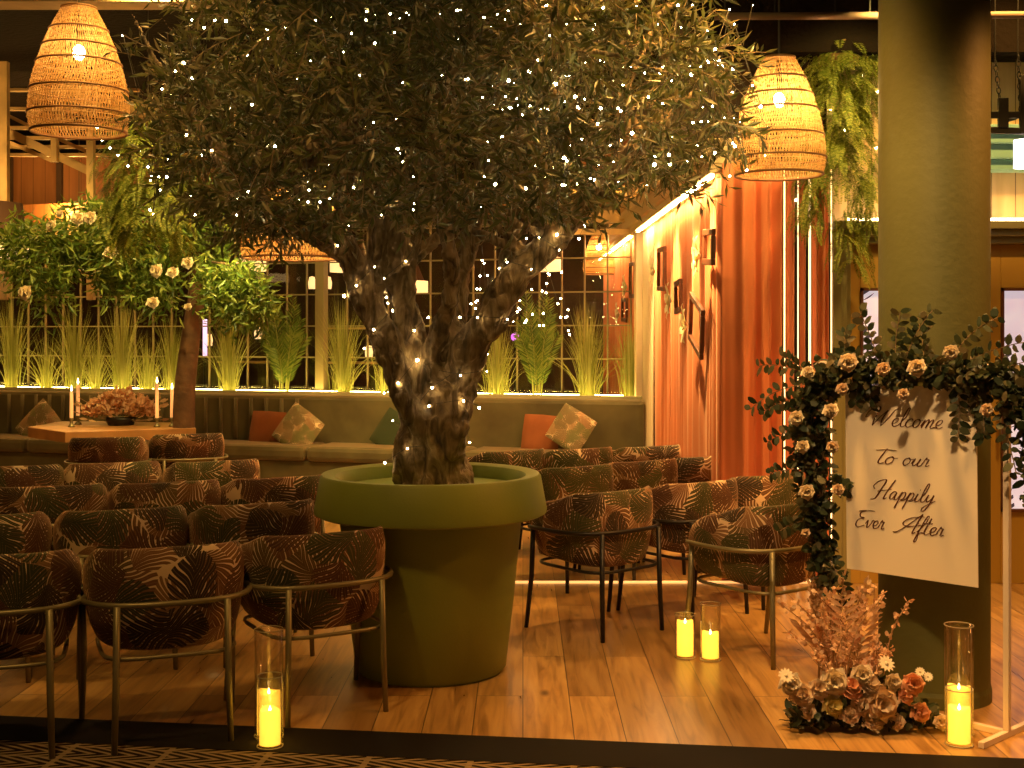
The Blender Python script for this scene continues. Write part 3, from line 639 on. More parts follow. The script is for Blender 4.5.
# ---------------------------------------------------------------- chairs
def shell_mesh():
    n=44; rows=8; fmax=R(128); T=.045
    def plan(phi,k):  # phi 0 = back centre
        a,bb=.325*k,.30*k; c,s=math.cos(phi),math.sin(phi); e=.72
        return Vector((a*math.copysign(abs(s)**e,s),-bb*math.copysign(abs(c)**e,c),0))
    vs=[];fs=[];uvs=[]
    def top(phi): t=abs(phi)/fmax; return .785-.012*t-.17*max(0,t-.45)**1.3*1.9-.05*max(0,(t-.93)/.07)**2
    def bot(phi): t=abs(phi)/fmax; return .385+.05*t**1.5*1.2+.04*max(0,(t-.9)/.1)**2
    arc=[0]; prev=plan(-fmax,1)
    for i in range(1,n+1): q=plan(-fmax+2*fmax*i/n,1); arc.append(arc[-1]+(q-prev).length); prev=q
    def ring(off):
        g=[]
        for i in range(n+1):
            phi=-fmax+2*fmax*i/n; zt,zb=top(phi),bot(phi); row=[]
            for r in range(rows+1):
                t=r/rows; z=zb+(zt-zb)*t
                k=.90+.10*math.sin(min(1,t*1.35)*PI/2)
                p=plan(phi,k); nrm=p.normalized(); edge=1-math.exp(-min(t,1-t)*14)
                p=p-nrm*(off if off>0 else 0)
                p=p+nrm*(-.012*(1-edge))*(1 if off==0 else -1)
                row.append((p.x,p.y,z-(.0 if off==0 else (.004 if t==1 else 0))))
            g.append(row)
        return g
    outer,inner=ring(0),ring(T)
    b=MB(); idx={}
    for name,g in (('o',outer),('i',inner)):
        for i in range(n+1):
            for r in range(rows+1): idx[(name,i,r)]=len(b.v); b.v.append(g[i][r]); uvs.append((arc[i]+(3 if name=='i' else 0),g[i][r][2]))
    # rounded top ridge / bottom ridge
    mids={}
    for e,r in (('t',rows),('b',0)):
        for i in range(n+1):
            a=Vector(outer[i][r]); c=Vector(inner[i][r]); m=(a+c)/2+Vector((0,0,.012 if e=='t' else -.01)); mids[(e,i)]=len(b.v); b.v.append(tuple(m)); uvs.append((arc[i],m.z))
    for i in range(n):
        for r in range(rows):
            b.f.append((idx['o',i,r],idx['o',i+1,r],idx['o',i+1,r+1],idx['o',i,r+1])); b.f.append((idx['i',i,r+1],idx['i',i+1,r+1],idx['i',i+1,r],idx['i',i,r]))
        b.f.append((idx['o',i,rows],idx['o',i+1,rows],mids['t',i+1],mids['t',i])); b.f.append((mids['t',i],mids['t',i+1],idx['i',i+1,rows],idx['i',i,rows]))
        b.f.append((mids['b',i],mids['b',i+1],idx['o',i+1,0],idx['o',i,0])); b.f.append((idx['i',i,0],idx['i',i+1,0],mids['b',i+1],mids['b',i]))
    for i in (0,n):
        f=[idx['o',i,r] for r in range(rows+1)]+[mids['t',i]]+[idx['i',i,r] for r in range(rows,-1,-1)]+[mids['b',i]]
        b.f.append(tuple(f if i==0 else f[::-1]))
    me=b.mesh('backrest'); uvl=me.uv_layers.new(name='UVMap')
    for lp in me.loops: uvl.data[lp.index].uv=uvs[lp.vertex_index]
    return me
def planar_uv(me):
    u=me.uv_layers.new(name='UVMap')
    for lp in me.loops:
        v=me.vertices[lp.vertex_index].co; u.data[lp.index].uv=(v.x+v.z*.5+5,v.y+v.z*.3)
def superell(a,bb,e,n=36,c=(0,0)): 
    out=[]
    for i in range(n):
        t=2*PI*i/n; x,y=math.cos(t),math.sin(t); out.append((c[0]+a*math.copysign(abs(x)**e,x),c[1]+bb*math.copysign(abs(y)**e,y)))
    return out
def make_chair():
    e=empty('barrel_chair')
    o=link('backrest',shell_mesh(),M['palm'],e)
    b=MB(); vs=[];n=36
    lv=[(.88,.395),(.97,.405),(1,.43),(1,.465),(.96,.488),(.8,.498),(.4,.503)]
    for k,z in lv: vs+= [(x,y,z) for x,y in superell(.245*k,.255*k,.6,n,(0,.035))]
    fs=[(i*n+j,i*n+(j+1)%n,(i+1)*n+(j+1)%n,(i+1)*n+j) for i in range(len(lv)-1) for j in range(n)]; fs.append(tuple(range(n))[::-1]); fs.append(tuple((len(lv)-1)*n+j for j in range(n)))
    b.add(vs,fs); me=b.mesh('seat'); planar_uv(me); link('seat',me,M['palm'],e)
    zr=.575; ring=[]
    for i in range(33):
        phi=R(-112+224*i/32); c,s=math.cos(phi),math.sin(phi); ee=.72
        ring.append(Vector((.347*math.copysign(abs(s)**ee,s),-.325*math.copysign(abs(c)**ee,c),zr)))
    MB().tube(ring,.012,8).build('back_rail',M['bronze'],e,smooth=True)
    for sx in (-1,1):
        MB().tube([(sx*.215,-.312,zr),(sx*.219,-.318,.25),(sx*.226,-.330,0)],[.014,.014,.012],8).build('leg',M['bronze'],e,smooth=True)
        MB().tube([(sx*.322,.135,zr),(sx*.312,.16,.30),(sx*.318,.20,0)],[.014,.014,.012],8).build('leg',M['bronze'],e,smooth=True)
    b=MB(); q=[Vector((x,y,.365)) for x,y in superell(.265,.27,.45,32,(0,-.05))]; q.append(q[0]); b.tube(q,.009,6); b.build('seat_frame',M['bronze'],e,smooth=True)
    return e
chair0=make_chair(); first=[True]
def chair(px,ytop,th,lab,grp,dx=0):
    d=(CH-.79)*F/(ytop-HY); th=R(th+(3 if grp==GR else 9)); X=(px-512)/F*(d+math.cos(th)*.30)
    e=chair0 if first[0] else copy_tree(chair0)
    first[0]=False
    e.location=(X,d+math.cos(th)*.30,0); e.rotation_euler=(0,0,th); setp(e,lab,'chair',grp)
    if grp==GR and 'brass legs' not in lab:
        for c in e.children:
            if c.data.materials[0]==M['bronze']: c.material_slots[0].link='OBJECT'; c.material_slots[0].material=M['darkmetal']  # same bronze in less light: shade put in as a darker metal
    return e
GL='palm print barrel chairs left of the tree pot'; GR='palm print barrel chairs right of the tree pot'; GT='palm print chairs at the far table'
CL=[(-2,557,8,'palm print barrel chair cut off by the left edge in the front row'),
(164,548.5,13,'front row palm print barrel chair with brass rail, second from the left edge'),
(309,534,22,'front row palm print barrel chair whose side almost touches the green tree pot'),
(-18,517,10,'palm print chair cut off by the left edge, directly behind the front row'),
(121,510.5,14,'palm print chair in the second row from the front, between its two row neighbours'),
(250,504,20,'palm print chair in the second row, just left of the tree pot'),
(50,487,12,'palm print chair in the third row, nearest the left edge'),
(164,483,16,'palm print chair in the middle of the third row of the left block'),
(272,478,20,'palm print chair in the third row, its back touching the pot rim in view'),
(14,467,12,'palm print chair in the fourth row, cut by the left edge'),
(112,463.5,14,'palm print chair in the fourth row, middle one in front of the table chairs'),
(211,461.5,18,'palm print chair in the fourth row, right one below the orange cushion')]
for a in CL: chair(*a,GL)
chair(109,438,3,'left of the two palm print chairs drawn up to the far wooden table',GT)
chair(186,434.5,12,'right of the two palm print chairs drawn up to the far wooden table',GT)
CR=[(754,504.5,34,'front right palm print barrel chair with brass legs beside the flower garland'),
(592,491,36,'palm print barrel chair with dark legs directly right of the tree pot'),
(680,482,34,'palm print chair in the middle of the right block near row'),
(750,475,32,'palm print chair against the orange curtain, right end of the near right row'),
(562,466.5,34,'brightly lit palm print chair just behind the chair beside the pot'),
(628,461,32,'palm print chair in the middle of the right block second row'),
(690,456.5,32,'palm print chair at the curtain end of the second right row'),
(500,451,34,'palm print chair showing above the pot rim, left end of the far right row'),
(568,449,32,'palm print chair below the rust cushion, middle of the far right row'),
(637,446.5,30,'palm print chair nearest the banquette corner, end of the far right row')]
for a in CR: chair(*a,GR)
# ---------------------------------------------------------------- far table
tz=.75
tb=empty('wooden_table',G(120,428,0.75)-Vector((0,0,.75)),0,'thick angular wooden table with candles and flowers in front of the banquette','table')
o_=tb.location
corners=[(28,427),(65,432),(196,427.8),(192,422.5),(62,421)]
pts=[G(x,y,tz)-Vector(o_)-Vector((0,0,0)) for x,y in corners]
b=MB(); n=len(pts); b.add([(p.x,p.y,tz) for p in pts]+[(p.x,p.y,tz-.10) for p in pts],[tuple(range(n)),tuple(range(2*n-1,n-1,-1))]+[(i,i+n,(i+1)%n+n,(i+1)%n) for i in range(n)])
b.build('tabletop',M['table'],tb,bevel=.006)
MB().lathe([(.28,0),(.28,.03),(.06,.06),(.06,.62),(.2,.65)],20,(-.35,.3,0),True).build('pedestal',M['darkmetal'],tb,smooth=False)
MB().lathe([(.28,0),(.28,.03),(.06,.06),(.06,.62),(.2,.65)],20,(.35,.3,0),True).build('pedestal',M['darkmetal'],tb,smooth=False)
for px,py,fy,lab in ((71.5,427,388,'short left taper candle at the table\'s left side'),(78,424.5,381,'tall taper candle second from left, beside the table flowers'),(157,427,380,'tall taper candle right of the table flowers'),(172,426.5,386,'rightmost taper candle on the table by the leaning trunk')):
    p=G(px,py,tz); h=(py-fy)/F*p.y
    e=empty('taper_candle',p,0,lab,'candle','taper candles on the far table')
    MB().lathe([(.001,0),(.035,0),(.03,.015),(.012,.03),(.012,.06),(.02,.075),(.02,.09),(.001,.09)],14).build('candle_holder',M['bronze'],e,smooth=True)
    MB().lathe([(.019,.085),(.016,h-.035),(.001,h-.034)],10).build('wax',M['taper'],e,smooth=True); tw_=e.children[-1]
    MB().lathe([(.001,h-.032),(.011,h-.015),(.008,h),(.001,h+.03)],10).build('flame',M['flame'],tw_,smooth=True)
fl=empty('flower_centrepiece',G(121,425,tz),0,'low spreading peach flower arrangement on the far table','flowers')
b=MB(); g=MB()
for i in range(420):
    a=rnd(0,2*PI); r_=math.sqrt(random.random()); x=.36*r_*math.cos(a); y=.13*r_*math.sin(a); z=.06+.26*(1-abs(x)/.5)*random.random()+.05
    c=Vector((x,y,z)); 
    for j in range(3): b.rleaf(c,rvec()+Vector((x*1.5,-.3,.4)),rvec(),rnd(.03,.06),rnd(.03,.045))
for i in range(40):
    a=rnd(0,2*PI); d=Vector((math.cos(a),.4*math.sin(a),rnd(.1,.7))); g.tube([Vector((0,0,.03)),d*rnd(.25,.45)],.003,4); q=d*.4
    g.rleaf(q,d,rvec(),.08,.03)
b.build('blossoms',M['blossom'],fl); g.build('stems',M['dried'],fl)
MB().lathe([(.001,0),(.12,0),(.15,.06),(.14,.08),(.001,.08)],20).build('bowl',M['darkmetal'],fl,smooth=True)
# ---------------------------------------------------------------- cushions
def cushion(px,py,off,size,rot,m,lab,yaw=0):
    s,p=back(px,off); z=CH+(HY-py)/F*p.y
    n=12; b=MB(); vs=[]
    for sgn in (1,-1):
        for i in range(n+1):
            for j in range(n+1):
                u=i/n*2-1; v=j/n*2-1; pin=1-.10*(u*u+v*v)*.5*(1-abs(abs(u)-abs(v))) -.07*((1-u*u)*abs(v)**4+(1-v*v)*abs(u)**4)
                w=.16*max(0,(1-u**4)*(1-v**4))**.6
                vs.append((u*size/2*pin,sgn*w*size/2*1.6*.6,v*size/2*pin))
    fs=[]; N=(n+1)*(n+1)
    for k in range(2):
        for i in range(n):
            for j in range(n):
                a=k*N+i*(n+1)+j; f=(a,a+1,a+n+2,a+n+1); fs.append(f if k==0 else f[::-1])
    b.add(vs,fs); o=b.build('cushion',M[m],smooth=True); o.location=(p.x,p.y,z); o.rotation_euler=(R(-12),R(rot),R(-16.7+yaw),'XYZ') if False else (R(-12),R(rot),R(-16.7+yaw))
    o.rotation_mode='XYZ'
    mt=Matrix.Rotation(R(-16.7+yaw),4,'Z')@Matrix.Rotation(R(-14),4,'X')@Matrix.Rotation(R(rot),4,'Y'); o.rotation_euler=mt.to_euler()
    return setp(o,lab,'cushion','scatter cushions on the banquette')
cushion(40,427,-.40,.54,42,'palm_light','pale palm print cushion standing on its corner left of the table')
cushion(267,430,-.31,.46,2,'orange','rust orange cushion on the banquette behind the pale cushion, left of the tree')
cushion(298,430,-.47,.50,33,'palm_light','pale palm print cushion tilted on the banquette, left of the tree')
cushion(394,433,-.31,.46,30,'darkcush','dark green cushion on the banquette half hidden by the olive trunk')
cushion(541,434,-.31,.44,3,'orange','rust orange cushion on the banquette right of the tree')
cushion(571,429,-.45,.44,30,'palm_light','palm print cushion tilted on its corner at the right end of the banquette')
# ---------------------------------------------------------------- pot and olive tree
PX,PY=(431-512)/F*6.19,6.19
pot=empty('plant_pot',(PX,PY,0),0,'huge round olive green plant pot with a broad rim holding the olive tree','pot')
MB().lathe([(.0,0),(.355,0),(.372,.02),(.41,.35),(.452,.768),(.555,.766),(.572,.775),(.574,.79),(.545,.95),(.535,.963),(.515,.966),(.47,.955),(.455,.93),(.45,.86)],96).build('pot_body',M['pot'],pot,smooth=True).modifiers.new('e','EDGE_SPLIT').split_angle=R(40)
MB().lathe([(.449,.895),(.25,.905),(.0,.91)],48).build('soil',M['potliner'],pot,smooth=True)
tree=empty('olive_tree',(PX,PY,.9),0,'large gnarled olive tree wrapped in fairy lights growing from the green pot','tree')
TB=Vector((PX,PY,.9))
def T(px,py,dy=0): return P(px,py,6.19+dy)-TB
br=[] # (points,radii)
def branch(pts,r0,r1):
    c=catmull(pts,7); k=len(c); rr=[r0+(r1-r0)*(i/(k-1))**.8 for i in range(k)]; br.append((c,rr)); return c
stems=[
 ([T(424,492),T(414,455,-.03),T(420,420,.03),T(408,385,0),T(388,345,-.05),T(368,300,-.05),T(352,255,-.12),T(330,225,-.18),T(300,190,-.25),T(262,150,-.35)],.115,.045),
 ([T(450,492),T(448,450,.05),T(440,410,-.04),T(430,375,.0),T(412,335,.08),T(400,285,.1),T(398,230,.1),T(390,170,.12),T(370,90,.1)],.11,.045),
 ([T(438,480),T(446,430,-.05),T(455,390,.02),T(470,350,-.02),T(500,300,-.08),T(530,262,-.10),T(560,235,-.10),T(600,185,-.15),T(650,135,-.22),T(700,95,-.3)],.12,.04),
 ([T(432,470,-.02),T(425,430,-.08),T(400,395,-.08),T(392,360,-.02)],.08,.05),
 ([T(455,400,.02),T(450,350,.1),T(455,300,.2),T(470,240,.3),T(480,170,.35),T(490,90,.35)],.08,.03),
 ([T(505,298,-.05),T(512,250,.05),T(520,205,.1),T(545,130,.12),T(560,50,.1)],.065,.028),
 ([T(372,310,-.05),T(378,260,.1),T(382,210,.2),T(360,140,.3),T(330,60,.35)],.055,.028),
 ([T(352,258,-.1),T(310,235,-.3),T(280,215,-.45),T(230,170,-.55),T(190,110,-.5)],.05,.02),
 ([T(470,352),T(500,330,-.15),T(528,305,-.2)],.03,.008),
 ([T(425,365,.02),T(445,320,-.1),T(452,270,-.25),T(440,190,-.4),T(430,100,-.5)],.055,.022)]
for s_ in stems: branch(*s_)
rs=random.Random(3)
# secondary branches reaching through the crown
tips=[]
crown_pts=[]
def crown_lower(px): # lowest pixel row of leaves at this column
    tab=[(100,95),(130,150),(180,205),(250,232),(300,240),(350,225),(420,215),(480,222),(540,215),(600,200),(640,192),(690,175),(730,150),(765,110),(790,60)]
    for (a,b_),(c,d_) in zip(tab,tab[1:]):
        if a<=px<=c: return b_+(d_-b_)*(px-a)/(c-a)
    return 60
for i in range(60):
    src=br[rs.choice([0,0,1,2,2,4,5,6,7,9])][0]; k=rs.randint(int(len(src)*.55),len(src)-1); p0=src[k]
    tx=rs.uniform(125,745); low=crown_lower(tx); ty=rs.uniform(-70,low-20); dy=rs.uniform(-1.15,1.0)
    dd=T(tx,ty,dy)
    if (dd-p0).length>1.5: dd=p0+(dd-p0).normalized()*1.5
    mid=p0.lerp(dd,.5)+Vector((rs.uniform(-.1,.1),rs.uniform(-.1,.1),rs.uniform(0,.15)))
    c=catmull([p0,mid,dd],6); r0=.022; br.append((c,[r0+(.006-r0)*j/(len(c)-1) for j in range(len(c))])); tips.append(c)
tk=MB()
for pts,rr in br:
    big=rr[0]>.03; n=12 if big else 6
    if big:
        np_=[];
        for i,p in enumerate(pts): np_.append(p+Vector((noise.noise(p*5),noise.noise(p*5+Vector((9,0,0))),0))*.02)
        tk.tube(np_,[r*(1+.22*noise.noise(p*7)) for r,p in zip(rr,pts)],n)
        # lobed ridges winding round the stem
        for j in range(4):
            ph=j*PI/2; q=[];q2=[]
            for i,p in enumerate(np_):
                a=ph+i*.13; q.append(p+Vector((math.cos(a),math.sin(a),0))*rr[i]*.72); q2.append(rr[i]*.42)
            tk.tube(q,q2,8)
    else: tk.tube(pts,rr,n)
for j in range(9): # root flare
    a=j*2*PI/9+.3; tk.tube([Vector((.02+.06*math.cos(a),.05*math.sin(a),.28)),Vector((.02+.10*math.cos(a),.09*math.sin(a),.08)),Vector((.02+.17*math.cos(a),.15*math.sin(a),-.03))],[.045,.05,.03],8)
o=tk.build('trunk',M['bark'],tree,smooth=True)
rm=o.modifiers.new('rm','REMESH'); rm.mode='VOXEL'; rm.voxel_size=.011; rm.use_smooth_shade=True
tx=bpy.data.textures.new('barknoise','CLOUDS'); tx.noise_scale=.06; tx.noise_depth=3
dm=o.modifiers.new('disp','DISPLACE'); dm.texture=tx; dm.strength=.042; dm.mid_level=.5; dm.texture_coords='GLOBAL'
# foliage
lf=MB(); tw=MB(); anchor=[]
def sprig(p,d,L,nl,sz=1):
    d=d.normalized(); bend=Vector((0,0,-.35)); q=p; pts=[p]
    for i in range(4): d=(d+bend*.14+rvec()*.12).normalized(); q=q+d*L/4; pts.append(q)
    tw.tube(pts,.0022,3,False)
    for i in range(nl):
        t=(i+.5)/nl*4; k=min(3,int(t)); c=pts[k].lerp(pts[k+1],t-k); dd=(pts[k+1]-pts[k]).normalized(); s_=dd.cross(rvec()).normalized()
        lf.leaf(c,dd*.75+s_*.9,rvec(),rnd(.055,.092)*sz,rnd(.013,.021)*sz,.15)
random.seed(21)
cnt=0; 
clus=[]
for i in range(300):
    tx_=rnd(172,712); low=crown_lower(tx_); ty=low-30-(low+110)*random.random()**1.15; dy=rnd(-1.25,1.15)
    e_=((tx_-437)/300)**2+(dy/1.3)**2+(max(0,70-ty)/230)**2
    if e_>1.15: continue
    clus.append((T(tx_,ty,dy)+TB-TB,rnd(.16,.30)))
for c,r_ in clus:
    ns=int(13*(r_/.22)**2)
    for j in range(ns):
        d=rvec(); d.z=d.z*.7-.05; p=c+d*r_*rnd(.1,.8); sprig(p,d,rnd(.14,.26),random.randint(9,13))
# fringe hanging low
for i in range(210):
    tx_=rnd(195,735); low=crown_lower(tx_); c=T(tx_,low-rnd(5,45),rnd(-.9,.6)); sprig(c,Vector((rnd(-1,1),rnd(-.6,.6),-.2)),rnd(.16,.30),random.randint(10,15))
lf.build('foliage',M['leaf'],tree); tw.build('twigs',M['bark'],tree)
# ---------------------------------------------------------------- fairy lights
fm=MB().sphere((0,0,0),1,8,6).mesh('fairy'); fm.materials.append(M['fairy'])
for p_ in fm.polygons: p_.use_smooth=True
def fairy(points,rad,lab,wire=True,name='fairy_light_string'):
    e=empty(name,points[0],0,lab,'fairy lights','warm fairy lights in and around the tree')
    o0=Vector(points[0]); b=MB()
    if wire: b.tube([Vector(p)-o0+Vector((0,0,.006)) for p in points],.0016,4,False); b.build('wire',M['wire'],e)
    if not isinstance(rad,(list,tuple)): rad=[rad]*len(points)
    for p,r_ in zip(points,rad):
        o=bpy.data.objects.new('bulb',fm); col.objects.link(o); o.parent=e; o.location=Vector(p)-o0; o.scale=(r_,r_,r_)
def rads(n,a=.0035,b=.0065): return [a+(b-a)*random.random()**2 for _ in range(n)]
def wrap(src,k0,k1,turns,n,grow=1.15):
    out=[]
    pts,rr=br[src]
    for i in range(n):
        t=k0+(k1-k0)*i/(n-1); f=t*(len(pts)-1); k=min(len(pts)-2,int(f)); p=pts[k].lerp(pts[k+1],f-k); r_=rr[k]*grow*1.12+.012
        a=turns*2*PI*i/n+src; d=(pts[k+1]-pts[k]).normalized(); u=d.orthogonal().normalized(); v=d.cross(u)
        out.append(TB+p+(u*math.cos(a)+v*math.sin(a))*r_)
    return out
fairy(wrap(0,.05,.75,6,30),rads(30,.0035,.008),'fairy light string wound round the left olive stem')
fairy(wrap(2,.12,.85,6,32),rads(32,.0035,.008),'fairy light string wound round the right olive stem')
fairy(wrap(1,.05,.9,5,24),rads(24,.0035,.007),'fairy light string wound round the middle olive stem')
random.seed(5)
def crownwalk(x0,x1,y0,y1,n,front=-1.05):
    pts=[]
    for i in range(n):
        t=i/n; px=x0+(x1-x0)*t+rnd(-26,26); py=y0+(y1-y0)*(.5+.5*math.sin(i*2.1+rnd(-.8,.8))); 
        dy=rnd(front,-.15); rx=((px-440)/340)**2
        dy*=max(.25,math.sqrt(max(0,1-rx))); pts.append(P(px,py,6.19+dy))
    return pts
fairy(crownwalk(140,330,20,215,52),rads(52),'sparse fairy light string through the left side of the olive crown')
fairy(crownwalk(320,520,10,210,70),rads(70),'fairy light string through the middle of the olive crown')
fairy(crownwalk(500,750,60,185,95,-1.1),rads(95,.0035,.0085),'dense bright fairy light string through the right side of the olive crown')
fairy(crownwalk(490,760,5,110,60,-1.1),rads(60,.003,.0075),'fairy light string along the upper right olive crown')
bk=[]
random.seed(11)
for i in range(50): bk.append(P(rnd(468,570),262+70*random.random()+rnd(-4,4),11.6+rnd(-.3,.3)))
bk.sort(key=lambda p:p.x)
fairy(bk,.008,'fine fairy light net hanging in front of the window right of the olive trunk',wire=True)
fairy([P(x,y,8.35) for x,y in ((803,42),(812,48),(826,34),(862,75),(870,50),(878,92),(830,110),(876,148),(796,200),(845,130))],.008,'few fairy lights in the hanging fern beside the column')
fairy([P(x,y,8.1) for x,y in ((97,128),(102,140),(110,148),(118,155),(128,166),(140,150),(152,176),(160,190),(168,160),(182,178),(190,196),(150,210))],.007,'few fairy lights over the hanging fern left of the tree')
# ---------------------------------------------------------------- rattan lamps
def rattan(px,ytop,ybot,wpx,lab,blb=35,energy=18,d=7.0,bulbpx=None):
    R_=wpx/2/F*d; H=(ybot-ytop)/F*d; c=P(px,ybot,d)
    e=empty('rattan_pendant_lamp',c,0,lab,'lamp','open weave rattan pendant lamps')
    prof=[(0,.93),(.1,1),(.25,.985),(.4,.93),(.55,.83),(.7,.70),(.85,.54),(1,.34)]
    def rad(t):
        for (a,b_),(c_,d_) in zip(prof,prof[1:]):
            if a<=t<=c_: return R_*(b_+(d_-b_)*(t-a)/(c_-a))
        return R_*.34
    b=MB(); N=96; K=16
    for fam,tw_ in ((0,.16),(1,-.16)):
        for i in range(N):
            a0=2*PI*i/N+fam*.02+rnd(-.01,.01); w=(.33 if fam==0 else .28)*2*PI/N; vs=[];fs=[]
            for k in range(K+1):
                t=k/K; a=a0+tw_*math.sin(t*PI*2.0+fam)+rnd(-.004,.004); r_=rad(t)+(.0015 if fam else -.0015); 
                for s_ in (-.5,.5): vs.append((r_*math.cos(a+w*s_),r_*math.sin(a+w*s_),t*H))
            for k in range(K): fs.append((2*k,2*k+1,2*k+3,2*k+2))
            b.add(vs,fs)
    for k in range(12):
        t=(k+.5)/12*.5; r_=rad(t); b.lathe([(r_+.001,t*H-.002),(r_+.003,t*H),(r_+.001,t*H+.002)],60)
    b.build('woven_shade',M['rattan'],e)
    for t in (0.0,.14,.33,.55,.68,.82,1.0):
        q=[Vector((rad(t)*math.cos(a)*1.01,rad(t)*math.sin(a)*1.01,t*H)) for a in [2*PI*j/48 for j in range(49)]]
        MB().tube(q,.006 if t>0 else .008,6,False).build('hoop',M['rattan_ring'],e,smooth=True)
    MB().lathe([(.001,H*1.0),(R_*.35,H*.995),(R_*.35,H*.985),(.001,H*.985)],20).build('top_cap',M['rattan_ring'],e)
    MB().tube([(0,0,H),(0,0,4.5-c.z)],.006,6).build('cord',M['wire'],e)
    MB().tube([(0,0,H*.98),(0,0,H*.72)],.018,8).build('socket',M['darkmetal'],e); sk=e.children[-1]
    MB().sphere((0,0,H*.64),.034,12,8,1.3).build('bulb',M['bulb'],sk,smooth=True)
    lamp('POINT','bulb_light',(0,0,H*.60),energy,(1,.62,.22),e,.035)
    return e
rattan(79,8,132,98,'rattan pendant lamp at the upper left, half lit, touching the tree leaves',energy=17,d=7.0)
rattan(779,58,175,92,'brightest rattan pendant lamp hanging right of the tree before the fern',energy=75,d=7.35)
rattan(292,150,258,104,'wide rattan pendant lamp mostly hidden behind the olive branches',energy=75,d=8.2)
rattan(599,232,274,32,'small far rattan pendant lamp beyond the window near the curtain corner',energy=50,d=15.6)
rattan(500,175,218,62,'rattan pendant lamp glimpsed through the leaves above the right olive stem',energy=45,d=10.2)
# ---------------------------------------------------------------- ferns
def frond(b,p,d,L,lw,drop=1.0):
    d=d.normalized(); q=p; n=12; sp=d.cross(Vector((0,0,1)))
    sp=sp.normalized() if sp.length>.05 else Vector((1,0,0))
    for i in range(n):
        t=i/n; d=(d+Vector((0,0,-.22*drop))).normalized(); q2=q+d*L/n; w=lw*math.sin(PI*(.12+.85*t))**.8
        nrm=sp.cross(d)
        b.add([q-nrm*.001,q+nrm*.001,q2],[(0,1,2)])
        for j in (0,.5):
            c=q.lerp(q2,j)
            for s_ in (-1,1): b.leaf(c,sp*s_+d*.55+rvec()*.15,nrm,w,.0055+.003*random.random(),.1)
        q=q2
def fern(px,y0,y1,wpx,d,n,lab,extra=None,m='fern',seed=1):
    random.seed(seed); c=P(px,y0,d); H=(y1-y0)/F*d; W=wpx/2/F*d; b=MB()
    e=empty('hanging_fern',c,0,lab,'plant','hanging ferns by the lamps')
    for i in range(n):
        t=random.random()**1.1; a=rnd(0,2*PI); w=W*(1-.55*t)*(.35+.65*min(1,t*6+.2)); z=-H*.82*t
        p=Vector((w*.7*math.cos(a)*random.random()**.5,w*.5*math.sin(a)*random.random()**.5,z)); dd=Vector((math.cos(a)*1.2+rnd(-.5,.5),math.sin(a)*.8,rnd(-.2,.8)))
        frond(b,p,dd,rnd(.18,.34),rnd(.03,.05),.75)
    if extra:
        for (ex_,ey0,ey1,k) in extra:
            for i in range(k):
                y_=rnd(ey0,ey1); p=P(ex_+rnd(-9,9),y_,d+rnd(-.1,.1))-c; frond(b,p,Vector((rnd(-1,1),rnd(-1,1),-.1)),rnd(.15,.28),rnd(.028,.042),.9)
    b.build('fronds',M[m],e)
    MB().lathe([(.001,-.12),(W*.45,-.10),(W*.55,.02),(W*.5,.02),(.001,-.02)],20).build('basket',M['rattan_ring'],e,smooth=True)
    b=MB(); b.tube([(0,0,0),(0,0,4.5-c.z)],.006,6); b.build('hanging_cord',M['wire'],e)
fern(838,48,215,86,8.05,330,'big green hanging fern left of the column, beside the bright rattan lamp',[(812,170,225,50),(850,205,262,30),(866,150,225,45),(800,120,170,25),(850,80,150,40),(830,35,80,40),(868,40,120,40)],seed=3)
fern(148,108,262,90,8.4,330,'green hanging fern between the left rattan lamp and the olive crown',[(118,150,240,60),(178,150,240,60),(112,195,235,20)],seed=4)
# dried brown tips under right fern
# leafy artificial rose tree
def petalrose(r,m,name='rose',turns=15):
    b=MB()
    for i in range(turns):
        t=i/turns; a=i*2.4; rad=r*(.12+.72*t); h=r*(.95-.55*t); tilt=.15+1.0*t; w=r*(.45+.55*t)
        c=Vector((rad*.55*math.cos(a),rad*.55*math.sin(a),-r*.15*t)); out=Vector((math.cos(a),math.sin(a),0)); side=Vector((-out.y,out.x,0)); n=4; vs=[]
        for u in range(n+1):
            for v in range(n+1):
                uu=u/n; vv=v/n*2-1; up=Vector((0,0,1))*math.cos(tilt*uu)+out*math.sin(tilt*uu)*.9
                ww=w*(.35+.65*math.sin(PI*.5*min(1,uu*1.5)))*(1-.35*max(0,uu-.75)*4*abs(vv)**2)
                p=c+up*h*uu+side*ww*vv-out*(1-math.cos(vv*1.2))*w*.55 ; vs.append(p)
        fs=[(u*(n+1)+v,u*(n+1)+v+1,(u+1)*(n+1)+v+1,(u+1)*(n+1)+v) for u in range(n) for v in range(n)]
        b.add(vs,fs)
    b.sphere((0,0,-r*.05),r*.35,8,6)
    me=b.mesh(name); me.materials.append(M[m])
    for p in me.polygons: p.use_smooth=True
    return me
ROSE={k:petalrose(1.0,k) for k in ('rose_white','rose_peach','rose_yellow','rose_pale')}
def put_rose(e,p,r,k='rose_white',face=Vector((0,-1,.25)),name='rose'):
    o=bpy.data.objects.new(name,ROSE[k]); col.objects.link(o); o.parent=e; o.location=p; o.scale=(r,r,r); f=(face+rvec()*.35).normalized(); o.rotation_euler=f.to_track_quat('Z','Y').to_euler(); return o
random.seed(9)
rt0=Vector((P(186,425,12.05).x,12.05,0))
rt=empty('rose_tree',rt0,0,'leafy artificial tree with white roses on a leaning brown trunk beside the far table','tree')
rr_=lambda px,py,d=12.05: P(px,py,d)-rt0
b=MB(); b.tube(catmull([Vector((.0,0,0)),rr_(184,410),rr_(189,350),rr_(196,300),rr_(197,262),rr_(185,235)],5),[.115-.0022*q for q in range(26)],12)
